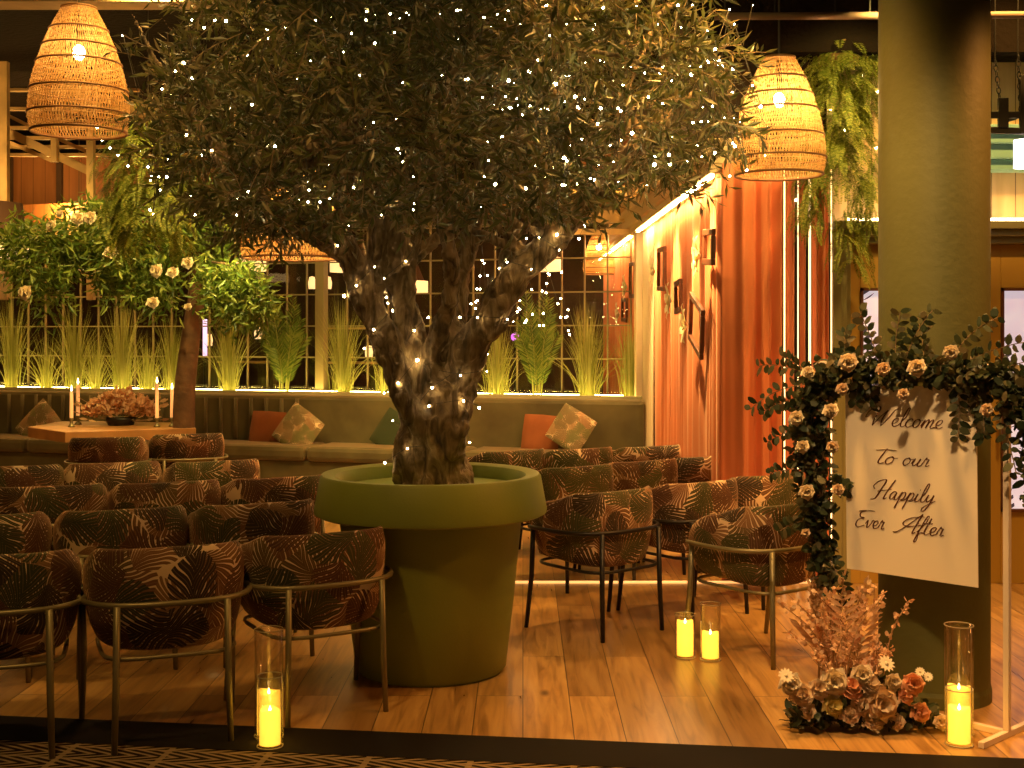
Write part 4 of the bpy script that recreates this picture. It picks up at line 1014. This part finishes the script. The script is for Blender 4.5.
b.tube(catmull([rr_(196,275),rr_(150,245),rr_(100,240),rr_(50,250)],5),.03,8); b.tube(catmull([rr_(190,250),rr_(140,220),rr_(80,210)],5),.025,8); b.tube(catmull([rr_(196,268),rr_(225,240),rr_(240,200)],5),.025,8)
b.build('trunk',mat('brown_trunk',(.11,.05,.02),.85,bump=.6,bscale=18,var=.3),rt,smooth=True)
b=MB()
def blob(cx,cy,w,h,n,d=12.05,L=.13):
    for i in range(n):
        a=rnd(0,2*PI); r_=math.sqrt(random.random()); c=rr_(cx+w*r_*math.cos(a),cy+h*r_*math.sin(a),d+rnd(-.45,.4))
        dd=rvec(); dd.z-=.3
        for j in range(7):
            b.leaf(c+dd*.03*j,dd*.6+rvec(),rvec(),rnd(.6,1.1)*L,L*.22,.2)
for a in ((40,255,38,28,150),(45,285,22,22,70),(90,230,42,28,190),(150,225,50,38,230),(205,235,45,42,230),(130,270,38,22,130),(155,290,22,16,60),(20,240,20,30,60),(100,255,45,14,100),(225,215,26,35,110),(205,205,40,20,110)): blob(*a)
b.build('foliage',M['leafgreen'],rt)
for px,py,r_ in ((78,219,7),(90,218,7),(52,226,6),(114,219,4),(111,253,7.5),(157,271,7.5),(173,273,6.5),(188,263,6.5),(26,293,8),(153,303,6.5),(188,307,4),(60,214,4)):
    put_rose(rt,rr_(px,py,11.55),r_/F*11.5*1.15)
br2=empty('leafy_branch',P(240,290,11.4),0,'bright lit leafy branch cluster hanging right of the leaning trunk','plant')
b=MB(); c0=P(240,290,11.4)
for i in range(330):
    a=rnd(0,2*PI); r_=math.sqrt(random.random()); px=238+35*r_*math.cos(a); py=292+28*r_*math.sin(a)+(px-238)*.25; c=P(px,py,11.4+rnd(-.3,.3))-c0; dd=rvec(); dd.z-=.4
    for j in range(6): b.leaf(c+dd*.03*j,dd*.7+rvec(),rvec(),rnd(.07,.12),.028,.2)
b.build('foliage',M['leafgreen'],br2)
b=MB(); b.tube(catmull([P(212,262,11.6)-c0,P(235,268,11.4)-c0,P(262,300,11.4)-c0,P(268,325,11.4)-c0],5),.012,6); b.tube([P(235,268,11.4)-c0,Vector((P(235,268,11.4)-c0).xyz)+Vector((0,0,1.85))],.006,5); b.build('stem',M['bark'],br2,smooth=True)
# ---------------------------------------------------------------- vases with candles
def vase(px,py,w,h,ch_,lab):
    p=G(px,py); rw=w/2
    p=p+Vector((0,rw,0))
    e=empty('glass_candle_vase',p,0,lab,'candle','pillar candles in glass cylinders on the floor')
    MB().lathe([(.001,0.001),(rw-.002,.001),(rw,.004),(rw,h-.002),(rw-.002,h),(rw-.004,h-.002),(rw-.004,.012),(.001,.012)],40).build('glass_cylinder',M['glass'],e,smooth=True)
    q=[Vector((rw*math.cos(2*PI*i/40)*.985,rw*math.sin(2*PI*i/40)*.985,h)) for i in range(41)]; MB().tube(q,.0022,6,False).build('glass_rim',M['glassrim'],e,smooth=True)
    q=[Vector((rw*math.cos(2*PI*i/40)*.985,rw*math.sin(2*PI*i/40)*.985,.004)) for i in range(41)]; MB().tube(q,.003,6,False).build('glass_base',M['glassrim'],e,smooth=True)
    cr=rw*.80; n=28; vs=[]; b=MB()
    prof=[(.001,.013),(cr,.013),(cr,ch_*.5),(cr,ch_-.012),(cr*.97,ch_),(cr*.86,ch_+.001),(cr*.8,ch_-.014),(.001,ch_-.016)]
    b.lathe(prof,n); b.v=[(x,y,z+(.006*math.sin(math.atan2(y,x)*2+px) if z>ch_*.8 and x*x+y*y>(cr*.75)**2 else 0)) for x,y,z in b.v]; cd=b.build('pillar_candle',M['wax'],e,smooth=True)
    MB().lathe([(.001,ch_-.012),(.006,ch_-.006),(.005,ch_+.002),(.001,ch_+.014)],10).build('flame',M['flame'],cd,smooth=True)
    return e
M['glassrim']=mat('glass_edge',(.40,.34,.22),.15,spec=.8)
vase(267.5,751,.104,.285,.15,'short glass vase with lit candle on the carpet edge at the front left')
vase(266,741,.118,.44,.185,'tall glass vase with lit candle standing directly behind the short one at front left')
vase(686.5,660,.105,.22,.185,'shorter glass vase with tall lit candle, left of the middle pair')
vase(712,662.5,.105,.285,.14,'taller glass vase with lit candle, right of the middle pair')
vase(964,749,.108,.225,.15,'short glass vase with lit candle in front of the column base')
vase(964,737,.118,.445,.19,'tall glass vase behind the short one beside the sign stand foot')
# ---------------------------------------------------------------- sign stand, sign, garland, floor flowers
S0=Vector((1.435,5.78,0)); S1=Vector((2.03,5.125,0)); SD=(S1-S0).normalized(); SW=(S1-S0).length; SNn=Vector((-SD.y,SD.x,0)); 
if SNn.y>0: SNn=-SNn   # faces camera
st=empty('sign_stand',S0,math.atan2(SD.y,SD.x),'white square tube metal stand carrying the welcome sign and garland','stand')
def sb(mb,x0,x1,z0,z1,y0=-.0125,y1=.0125): mb.box((x0,y0,z0),(x1,y1,z1))
ZT=1.50
b=MB(); sb(b,-.0125,.0125,.025,ZT); b.build('upright',M['stand'],st,bevel=.002)
b=MB(); sb(b,SW-.0125,SW+.0125,.025,ZT); b.build('upright',M['stand'],st,bevel=.002)
b=MB(); sb(b,-.0125,SW+.0125,ZT,ZT+.025); b.build('top_bar',M['stand'],st,bevel=.002)
b=MB(); sb(b,.0125,SW-.0125,0.0,.025); b.build('bottom_bar',M['stand'],st,bevel=.002)
for x in (0,SW): b=MB(); b.box((x-.0125,-.22,0),(x+.0125,.22,.025)); b.build('foot',M['stand'],st,bevel=.002)
def SP(t,z,out=0): p=S0+SD*(SW*t)+SNn*out; return Vector((p.x,p.y,z))
# sign board, slightly tilted
bw,bh=.625,.83; bc=SP(.522,1.01,.035)
sg=empty('welcome_sign',bc,0,'pale acrylic welcome sign with brown script lettering hanging below the garland','sign')
ang=math.atan2(SD.y,SD.x); mrot=Matrix.Rotation(ang,4,'Z')@Matrix.Rotation(R(-.6),4,'Y'); sg.rotation_euler=mrot.to_euler()
MB().box((-bw/2,-.003,-bh/2),(bw/2,.003,bh/2)).build('board',M['acrylic'],sg,bevel=.001)
b=MB()
for sx in (-.28,.28): b.tube([(sx,0,bh/2-.01),(sx,.02,bh/2+.14)],.0018,5)
b.build('hanging_thread',M['stand'],sg)
GLY={
'e':([[(0,.3),(.3,.45),(.42,.75),(.3,1),(.08,.8),(.05,.35),(.25,0),(.6,.2)]],.58),
'l':([[(0,.2),(.35,1.2),(.42,2.1),(.28,2.2),(.15,1.2),(.15,.3),(.3,0),(.55,.2)]],.5),
'c':([[(.5,.8),(.35,1),(.1,.75),(.05,.3),(.25,0),(.6,.2)]],.58),
'o':([[(.35,1),(.1,.8),(.05,.3),(.25,0),(.5,.3),(.5,.75),(.35,1),(.45,.8),(.75,.85)]],.68),
'm':([[(0,.2),(.15,.95),(.14,.5),(.1,0)],[(.1,0),(.25,.7),(.42,1),(.48,.7),(.42,0)],[(.42,0),(.58,.7),(.75,1),(.82,.7),(.76,.15),(.86,0),(1.15,.2)]],1.1),
'r':([[(0,.2),(.15,1.1),(.2,.9),(.38,.9),(.34,.4),(.38,.05),(.62,.2)]],.58),
'u':([[(0,.3),(.15,.95),(.1,.3),(.25,0),(.45,.4),(.55,.95)],[(.55,.95),(.5,.2),(.6,0),(.85,.2)]],.8),
'a':([[(.5,.85),(.3,1),(.05,.6),(.08,.1),(.3,.1),(.52,.9)],[(.52,.9),(.48,.2),(.58,0),(.85,.2)]],.78),
'p':([[(0,.2),(.2,1),(.12,0),(0,-1)],[(.12,.4),(.35,1),(.55,.8),(.5,.25),(.25,0)],[(.25,0),(.5,.02),(.75,.25)]],.72),
'i':([[(0,.2),(.15,.95),(.1,.2),(.2,0),(.45,.2)],[(.22,1.4),(.26,1.5)]],.42),
'y':([[(0,.2),(.15,.95),(.12,.4),(.25,.1),(.5,.5),(.6,.95)],[(.6,.95),(.5,-.2),(.25,-1),(.0,-.95),(.2,-.4),(.9,.3)]],.85),
't':([[(.25,2),(.1,.8),(.1,.2),(.25,0),(.52,.2)],[(-.45,1.7),(.2,1.85),(.9,1.8)]],.52),
'v':([[(0,.5),(.15,.95),(.2,.4),(.3,0),(.55,.6),(.6,1),(.8,.9)]],.75),
'f':([[(0,.2),(.4,1.3),(.5,2.1),(.35,2.15),(.2,1),(.05,-.9),(.22,-.8),(.2,0),(.5,.25)]],.5),
'T':([[(.25,2),(.1,.8),(.1,.2),(.25,0),(.52,.2)],[(-.25,1.3),(.5,1.4)]],.5),
'W':([[(-.25,1.2),(-.55,1.0),(-.45,1.7),(.1,2.35),(.38,2.0),(.22,.8),(.25,0)],[(.25,0),(.6,1),(1.05,1.9)],[(1.05,1.9),(.85,.8),(.95,0)],[(.95,0),(1.3,.9),(1.6,1.9),(1.85,2.1)]],1.75),
'H':([[(-.3,1.1),(-.5,1.5),(-.1,2.15),(.45,2.3),(.3,1.2),(.05,0),(-.35,-.2)],[(1.25,2.4),(.95,1.2),(.78,0),(1.05,.15)],[(0,.85),(.5,1.0),(1.2,1.25)]],1.25),
'E':([[(-.1,2.0),(.6,2.15),(1.4,2.15)],[(.6,2.1),(.1,1.8),(.2,1.3),(.6,1.2),(.1,.95),(0,.3),(.3,0),(.85,.3)]],.9),
'A':([[(-.7,-.1),(-.35,0),(.3,.9),(1.0,2.1),(1.15,2.3),(1.0,1.2),(.9,0),(1.15,.15)],[(1.35,2.1),(.3,1.8),(-.15,1.1),(.3,.75),(1.35,1.05)]],1.25)}
def word(txt,x0,x1,zb,xh,name='lettering'):
    strokes=[];x=0
    for ch in txt:
        g,adv=GLY[ch]
        for s_ in g: strokes.append([(px+x+.28*py,py) for px,py in s_])
        x+=adv
    xs=[p[0] for s_ in strokes for p in s_]; mn,mx=min(xs),max(xs); k=(x1-x0)/(mx-mn); b=MB()
    for s_ in strokes:
        c=catmull([Vector((x0+(px-mn)*k,0,zb+py*xh)) for px,py in s_],8)
        vs=[];fs=[];n=len(c)
        for i,p in enumerate(c):
            d=(c[min(i+1,n-1)]-c[max(i-1,0)]).normalized(); w=.0012+.0020*max(0,abs(d.z))**2*(1 if d.z<0 else .35); nn=Vector((-d.z,0,d.x))
            vs+=[p+nn*w+Vector((0,-.0052,0)),p-nn*w+Vector((0,-.0052,0)),p+nn*w+Vector((0,-.0032,0)),p-nn*w+Vector((0,-.0032,0))]
        for i in range(n-1):
            a=4*i; fs+=[(a,a+4,a+5,a+1),(a,a+2,a+6,a+4),(a+1,a+5,a+7,a+3)]
        b.add(vs,fs)
    b.build(name,M['ink'],sg)
Zt=bh/2
def uz(u,v): return (-bw/2+u*bw,Zt-v*bh)
def W_(t,a,b_,v,xh): word(t,-bw/2+a*bw,-bw/2+b_*bw,Zt-v*bh,xh)
W_('Welcome',.17,.76,.215,.037)
W_('to',.25,.42,.415,.034); W_('our',.46,.66,.415,.034)
W_('Happily',.20,.70,.60,.036)
W_('Ever',.08,.31,.765,.036); W_('AfTer',.375,.76,.765,.036)
# garland
random.seed(31)
def SPx(px,py,out=.06):
    k=(px-512)/F; o=S0+SNn*out; s_=(k*o.y-o.x)/(SD.x-k*SD.y); p=o+SD*s_; return Vector((p.x,p.y,CH+(HY-py)/F*p.y))
ga=empty('flower_garland',SPx(820,385),0,'dark eucalyptus garland with cream roses draped over the sign stand','garland'); g0=SPx(820,385)
path=[(830,585),(820,540),(816,500),(812,455),(812,420),(820,385),(850,368),(890,372),(930,368),(970,375),(1005,382),(1028,402),(1036,440),(1034,500)]
pp=catmull([SPx(x,y,.05) for x,y in path],10)
lf=MB(); stm=MB()
stm.tube([p-g0 for p in pp],.012,6)
for i,p in enumerate(pp):
    t=i/len(pp); w=.095 if t<.42 else .085
    if t<.12: w=.06
    for j in range(19 if t<.9 else 9):
        c=p+rvec()*w*random.random()**.5-g0; dd=rvec()+SNn*.4
        lf.rleaf(c,dd,rvec(),rnd(.035,.065),rnd(.022,.04))
def spray(px,py,dx,dz,L,n=16,dy=0):
    p=SPx(px,py,.06)-g0; d=(SD*dx+Vector((0,0,dz))+SNn*dy).normalized(); q=p; pts=[p]
    for i in range(8): d=(d+Vector((0,0,-.06))+rvec()*.08).normalized(); q=q+d*L/8; pts.append(q)
    stm.tube(pts,.0025,4,False)
    for i in range(n):
        f=(i+1)/n*7.99; k=min(7,int(f)); c=pts[k].lerp(pts[k+1],f-k); dd=(pts[k+1]-pts[k]).normalized(); s_=dd.cross(SNn+rvec()*.5).normalized()*(1 if i%2 else -1)
        lf.rleaf(c,dd*.5+s_,SNn+rvec()*.4,rnd(.035,.06),rnd(.02,.035))
for a in ((812,375,-1,.35,.32),(812,385,-1,.05,.36),(812,395,-1,-.15,.34),(815,378,-.9,.8,.22),(808,400,-1,.2,.26),(805,430,-1,0,.22),(880,365,-.3,1,.26),(895,365,.1,1,.24),(905,362,.3,1,.26),(925,362,-.2,1,.2),(948,362,.7,.9,.30),(960,365,.9,.6,.32),(985,375,1,.5,.30),(872,385,-.2,-1,.10),(858,385,-.3,-1,.08),(958,385,.1,-1,.22),(975,390,.3,-1,.2),(1000,395,.2,-1,.32),(1010,400,.6,-1,.35),(985,390,-.1,-1,.18),(806,470,-1,.1,.2),(806,520,-1,-.2,.16),(845,365,.0,1,.16),(830,560,.6,-.7,.2),(830,480,.8,-.1,.1),(1000,385,1,.1,.3),(1010,385,1,-.3,.3)): spray(*a)
lf.build('foliage',M['darkleaf'],ga); stm.build('stem',M['bark'],ga)
for px,py,r_,k in ((848,362,12,'rose_white'),(808,373,9,'rose_white'),(883,369,9,'rose_pale'),(917,368,11,'rose_white'),(951,352,9,'rose_white'),(842,389,8,'rose_pale'),(831,411,10,'rose_white'),(796,418,10,'rose_white'),(803,447,9,'rose_white'),(833,447,8,'rose_pale'),(807,492,10,'rose_white'),(838,490,8,'rose_pale'),(903,394,7,'rose_pale'),(986,410,8,'rose_pale'),(806,533,6,'rose_pale')):
    p=SPx(px,py,.17)-g0; put_rose(ga,p,r_/F*5.5*.95,k,Vector((-.15,-1,.15)))
# floor arrangement
random.seed(41)
fa0=G(860,738)+Vector((0,.16,0))
fa=empty('flower_arrangement',fa0,0,'low mound of peach and cream roses with dried stems at the foot of the sign','flowers')
Q=lambda px,py,d=None: P(px,py,d if d else fa0.y)-fa0
lf=MB()
for i in range(750):
    px=rnd(790,940); hgt=math.sin(PI*min(1,max(0,(px-780)/165)))**.6; py=742-rnd(0,1)*66*hgt; c=Q(px,py,fa0.y+rnd(-.10,.12)); c.z=max(c.z,.02); dd=rvec()+Vector((0,-.3,.1))
    if dd.z<0 and c.z<.08: dd.z*=-.5
    lf.rleaf(c,dd,rvec(),rnd(.035,.07),rnd(.02,.035))
lf.build('foliage',M['darkleaf'],fa)
for px,py,r_,k in ((834,682,15,'rose_white'),(851,690,14,'rose_peach'),(832,706,12,'rose_yellow'),(868,685,13,'rose_pale'),(880,702,20,'rose_pale'),(862,676,12,'rose_white'),(913,684,12,'rose_peach'),(920,713,11,'rose_peach'),(873,730,12,'rose_pale'),(803,696,13,'rose_pale'),(790,684,12,'rose_white'),(818,690,12,'rose_pale'),(850,716,11,'rose_pale'),(896,722,10,'rose_pale'),(905,697,9,'rose_peach'),(860,705,12,'rose_pale'),(808,712,9,'rose_pale'),(941,724,8,'rose_pale'),(893,682,9,'rose_white')):
    p=Q(px,py,fa0.y-.10); p.z=max(p.z,.045); put_rose(fa,p,r_/F*5.2*1.12,k,Vector((0,-1,.5)))
def daisy(px,py,r_):
    b=MB(); 
    for i in range(12):
        a=i*2*PI/12; b.rleaf(Vector((0,0,0)),Vector((math.cos(a),math.sin(a),.15)),Vector((0,0,1)),r_,r_*.38)
    b.sphere((0,0,.004),r_*.25,8,5); o=b.build('daisy',M['rose_white'],fa,smooth=True); o.location=Q(px,py,fa0.y-.16); o.rotation_euler=Vector((rnd(-.3,.3),-1,.8)).to_track_quat('Z','Y').to_euler()
daisy(886,664,.038); daisy(920,672,.022); daisy(928,677,.022); daisy(786,676,.035)
b=MB(); ds=MB()
for i in range(30):
    px0=rnd(815,880); px1=px0+rnd(-60,45); ty=rnd(585,665); d0=rnd(-.05,.1); a=Q(px0,715,fa0.y+d0); a.z=max(a.z,.02); e_=Q(px1,ty,fa0.y+d0+rnd(-.1,.1)); m_=a.lerp(e_,.55)+Vector(((px0-px1)*.0008,0,.06)); c=catmull([a,m_,e_],6); ds.tube(c,.0028,4,False)
    for k in range(5,len(c)):
        for j in range(4): b.rleaf(c[k]+rvec()*.01,(c[k]-c[k-1]).normalized()*.7+rvec(),rvec(),rnd(.015,.032),rnd(.012,.022))
for i in range(3): # broad dried palm-like leaves
    px1,ty=((800,625),(842,600),(868,615))[i]
    a=Q(840,705); e_=Q(px1,ty); c=catmull([a,a.lerp(e_,.5)+Vector((.02,0,.04)),e_],6)
    for k in range(4,len(c)):
        for s_ in (-1,1): b.leaf(c[k],Vector((s_*.8,-.1,.5)),Vector((0,-1,0)),.09*math.sin(PI*(k-2)/len(c)),.02,.1)
b.build('dried_blooms',M['blossom'],fa); ds.build('dried_stems',M['dried'],fa)
# dry pink/brown grass plume rising along the left upright
dg=empty('dried_grass_spray',SPx(828,640,.05)*1.0,0,'tall dried blush stems rising at the left stand leg above the floor flowers','flowers')
dg.location=Vector((dg.location.x,dg.location.y,0)); d0=Vector(dg.location); b=MB(); ds=MB()
for i in range(20):
    top=SPx(828+rnd(-34,40),rnd(565,650),.05+rnd(-.1,.1))-d0; a=Vector((rnd(-.04,.04),rnd(-.04,.04),0)); c=catmull([a,a.lerp(top,.5)*1.0+Vector((0,0,.05)),top],6); ds.tube(c,.0028,4,False)
    for k in range(7,len(c)):
        for j in range(4): b.rleaf(c[k]+rvec()*.012,(c[k]-c[k-1]).normalized()+rvec()*.8,rvec(),rnd(.02,.045),rnd(.012,.026))
b.build('dried_blooms',M['dried'],dg); ds.build('stems',M['dried'],dg)
# ---------------------------------------------------------------- lights, added without visible fixtures
EO=empty  # keep
OR=(1,.50,.12); YO=(1,.56,.15)
lamp('SPOT','ceiling_spot',(1.0,3.2,4.2),500,(1,.60,.25),size=.12,spot=50,target=(1.75,5.5,1.0))  # added fill spots to brighten the room, no ceiling fixtures behind them
lamp('SPOT','ceiling_spot',(-1.7,6.6,4.4),330,YO,size=.15,spot=100,target=(-1.7,6.9,0))
lamp('SPOT','ceiling_spot',(-1.6,3.4,4.4),190,YO,size=.15,spot=80,target=(-1.5,5.6,0))
lamp('SPOT','ceiling_spot',(.75,5.2,4.4),700,(1,.48,.11),size=.15,spot=75,target=(.8,6.3,0))
lamp('SPOT','ceiling_spot',(2.6,6.6,4.4),300,OR,size=.15,spot=80,target=(2.3,6.3,0))
lamp('SPOT','ceiling_spot',(.9,8.9,4.4),420,OR,size=.15,spot=90,target=(.7,8.8,0))
lamp('SPOT','ceiling_spot',(-2.4,10.4,4.4),420,YO,size=.15,spot=85,target=(-2.6,11.8,.6))
lamp('SPOT','ceiling_spot',(.1,11.0,4.4),420,YO,size=.15,spot=85,target=(.0,12.6,.6))
lamp('SPOT','ceiling_spot',(-4.8,11.0,4.4),300,YO,size=.15,spot=85,target=(-4.8,13,.6))
lamp('POINT','truss_light',(-6.0,12.2,3.3),90,YO,size=.2)  # point fills added to brighten the beams, no lamp hangs there
lamp('POINT','truss_light',(-5.6,15.6,3.2),160,OR,size=.2)
lamp('POINT','truss_light',(.9,12.2,3.4),60,OR,size=.1)
lamp('POINT','truss_light',(.8,14.2,3.2),50,OR,size=.1)
lamp('POINT','beyond_light',(-1.5,16.0,3.0),60,OR,size=.2)
for y_,e_,z_ in ((8.75,420,2.1),(9.55,420,1.75),(10.6,420,2.0),(11.9,420,2.0)): lamp('SPOT','wall_wash',(1.12,y_-.1,2.9),e_*1.1,(1,.64,.22),size=.03,spot=44,blend=.8,target=(1.40,y_,z_))
lamp('SPOT','wall_wash',(1.7,7.5,3.6),70,(1,.60,.20),size=.05,spot=50,target=(1.6,8.25,2.6))
lamp('SPOT','column_light',(3.6,5.2,3.6),300,(1,.38,.08),size=.1,spot=60,target=(2.1,5.75,1.8))
lamp('SPOT','crown_light',(1.5,4.0,3.2),150,(1,.76,.24),size=.1,spot=62,target=(.6,6.0,3.0))  # unseen spots added to brighten the olive leaves
lamp('SPOT','crown_light',(-1.8,4.2,3.4),14,(1,.74,.24),size=.1,spot=62,target=(-1.2,6.0,2.9))
lamp('SPOT','door_light',(3.2,6.9,4.2),330,(1,.55,.14),size=.08,spot=80,target=(3.0,8.2,1.9))
lamp('SPOT','fern_light',(2.2,7.0,3.6),120,(1,.74,.22),size=.08,spot=70,target=(2.1,8.1,2.9))
lamp('SPOT','fern_light',(-2.1,7.3,3.8),170,(1,.74,.22),size=.08,spot=80,target=(-2.45,8.6,2.7))
lamp('SPOT','fern_light',(-2.9,10.2,3.9),330,(1,.74,.22),size=.08,spot=80,target=(-3.3,12,2.3))
lamp('POINT','branch_light',(P(236,262,11.0).x,10.9,P(236,262,11.0).z+.1),35,(1,.74,.25),size=.08)
w=bpy.data.worlds.new('w'); bpy.context.scene.world=w; w.use_nodes=True
w.node_tree.nodes['Background'].inputs[0].default_value=(1,.5,.16,1); w.node_tree.nodes['Background'].inputs[1].default_value=.14
# ---------------------------------------------------------------- camera
cam=bpy.data.cameras.new('cam'); co=bpy.data.objects.new('camera',cam); col.objects.link(co)
co.location=(0,0,CH); co.rotation_euler=(R(90),0,0); cam.sensor_width=36; cam.lens=F/1024*36; cam.shift_y=-50/1024; cam.clip_end=100
sc=bpy.context.scene; sc.camera=co
sc.view_settings.view_transform='Standard'; sc.view_settings.look='None'; sc.view_settings.exposure=0; sc.view_settings.gamma=1; sc.view_settings.use_curve_mapping=False
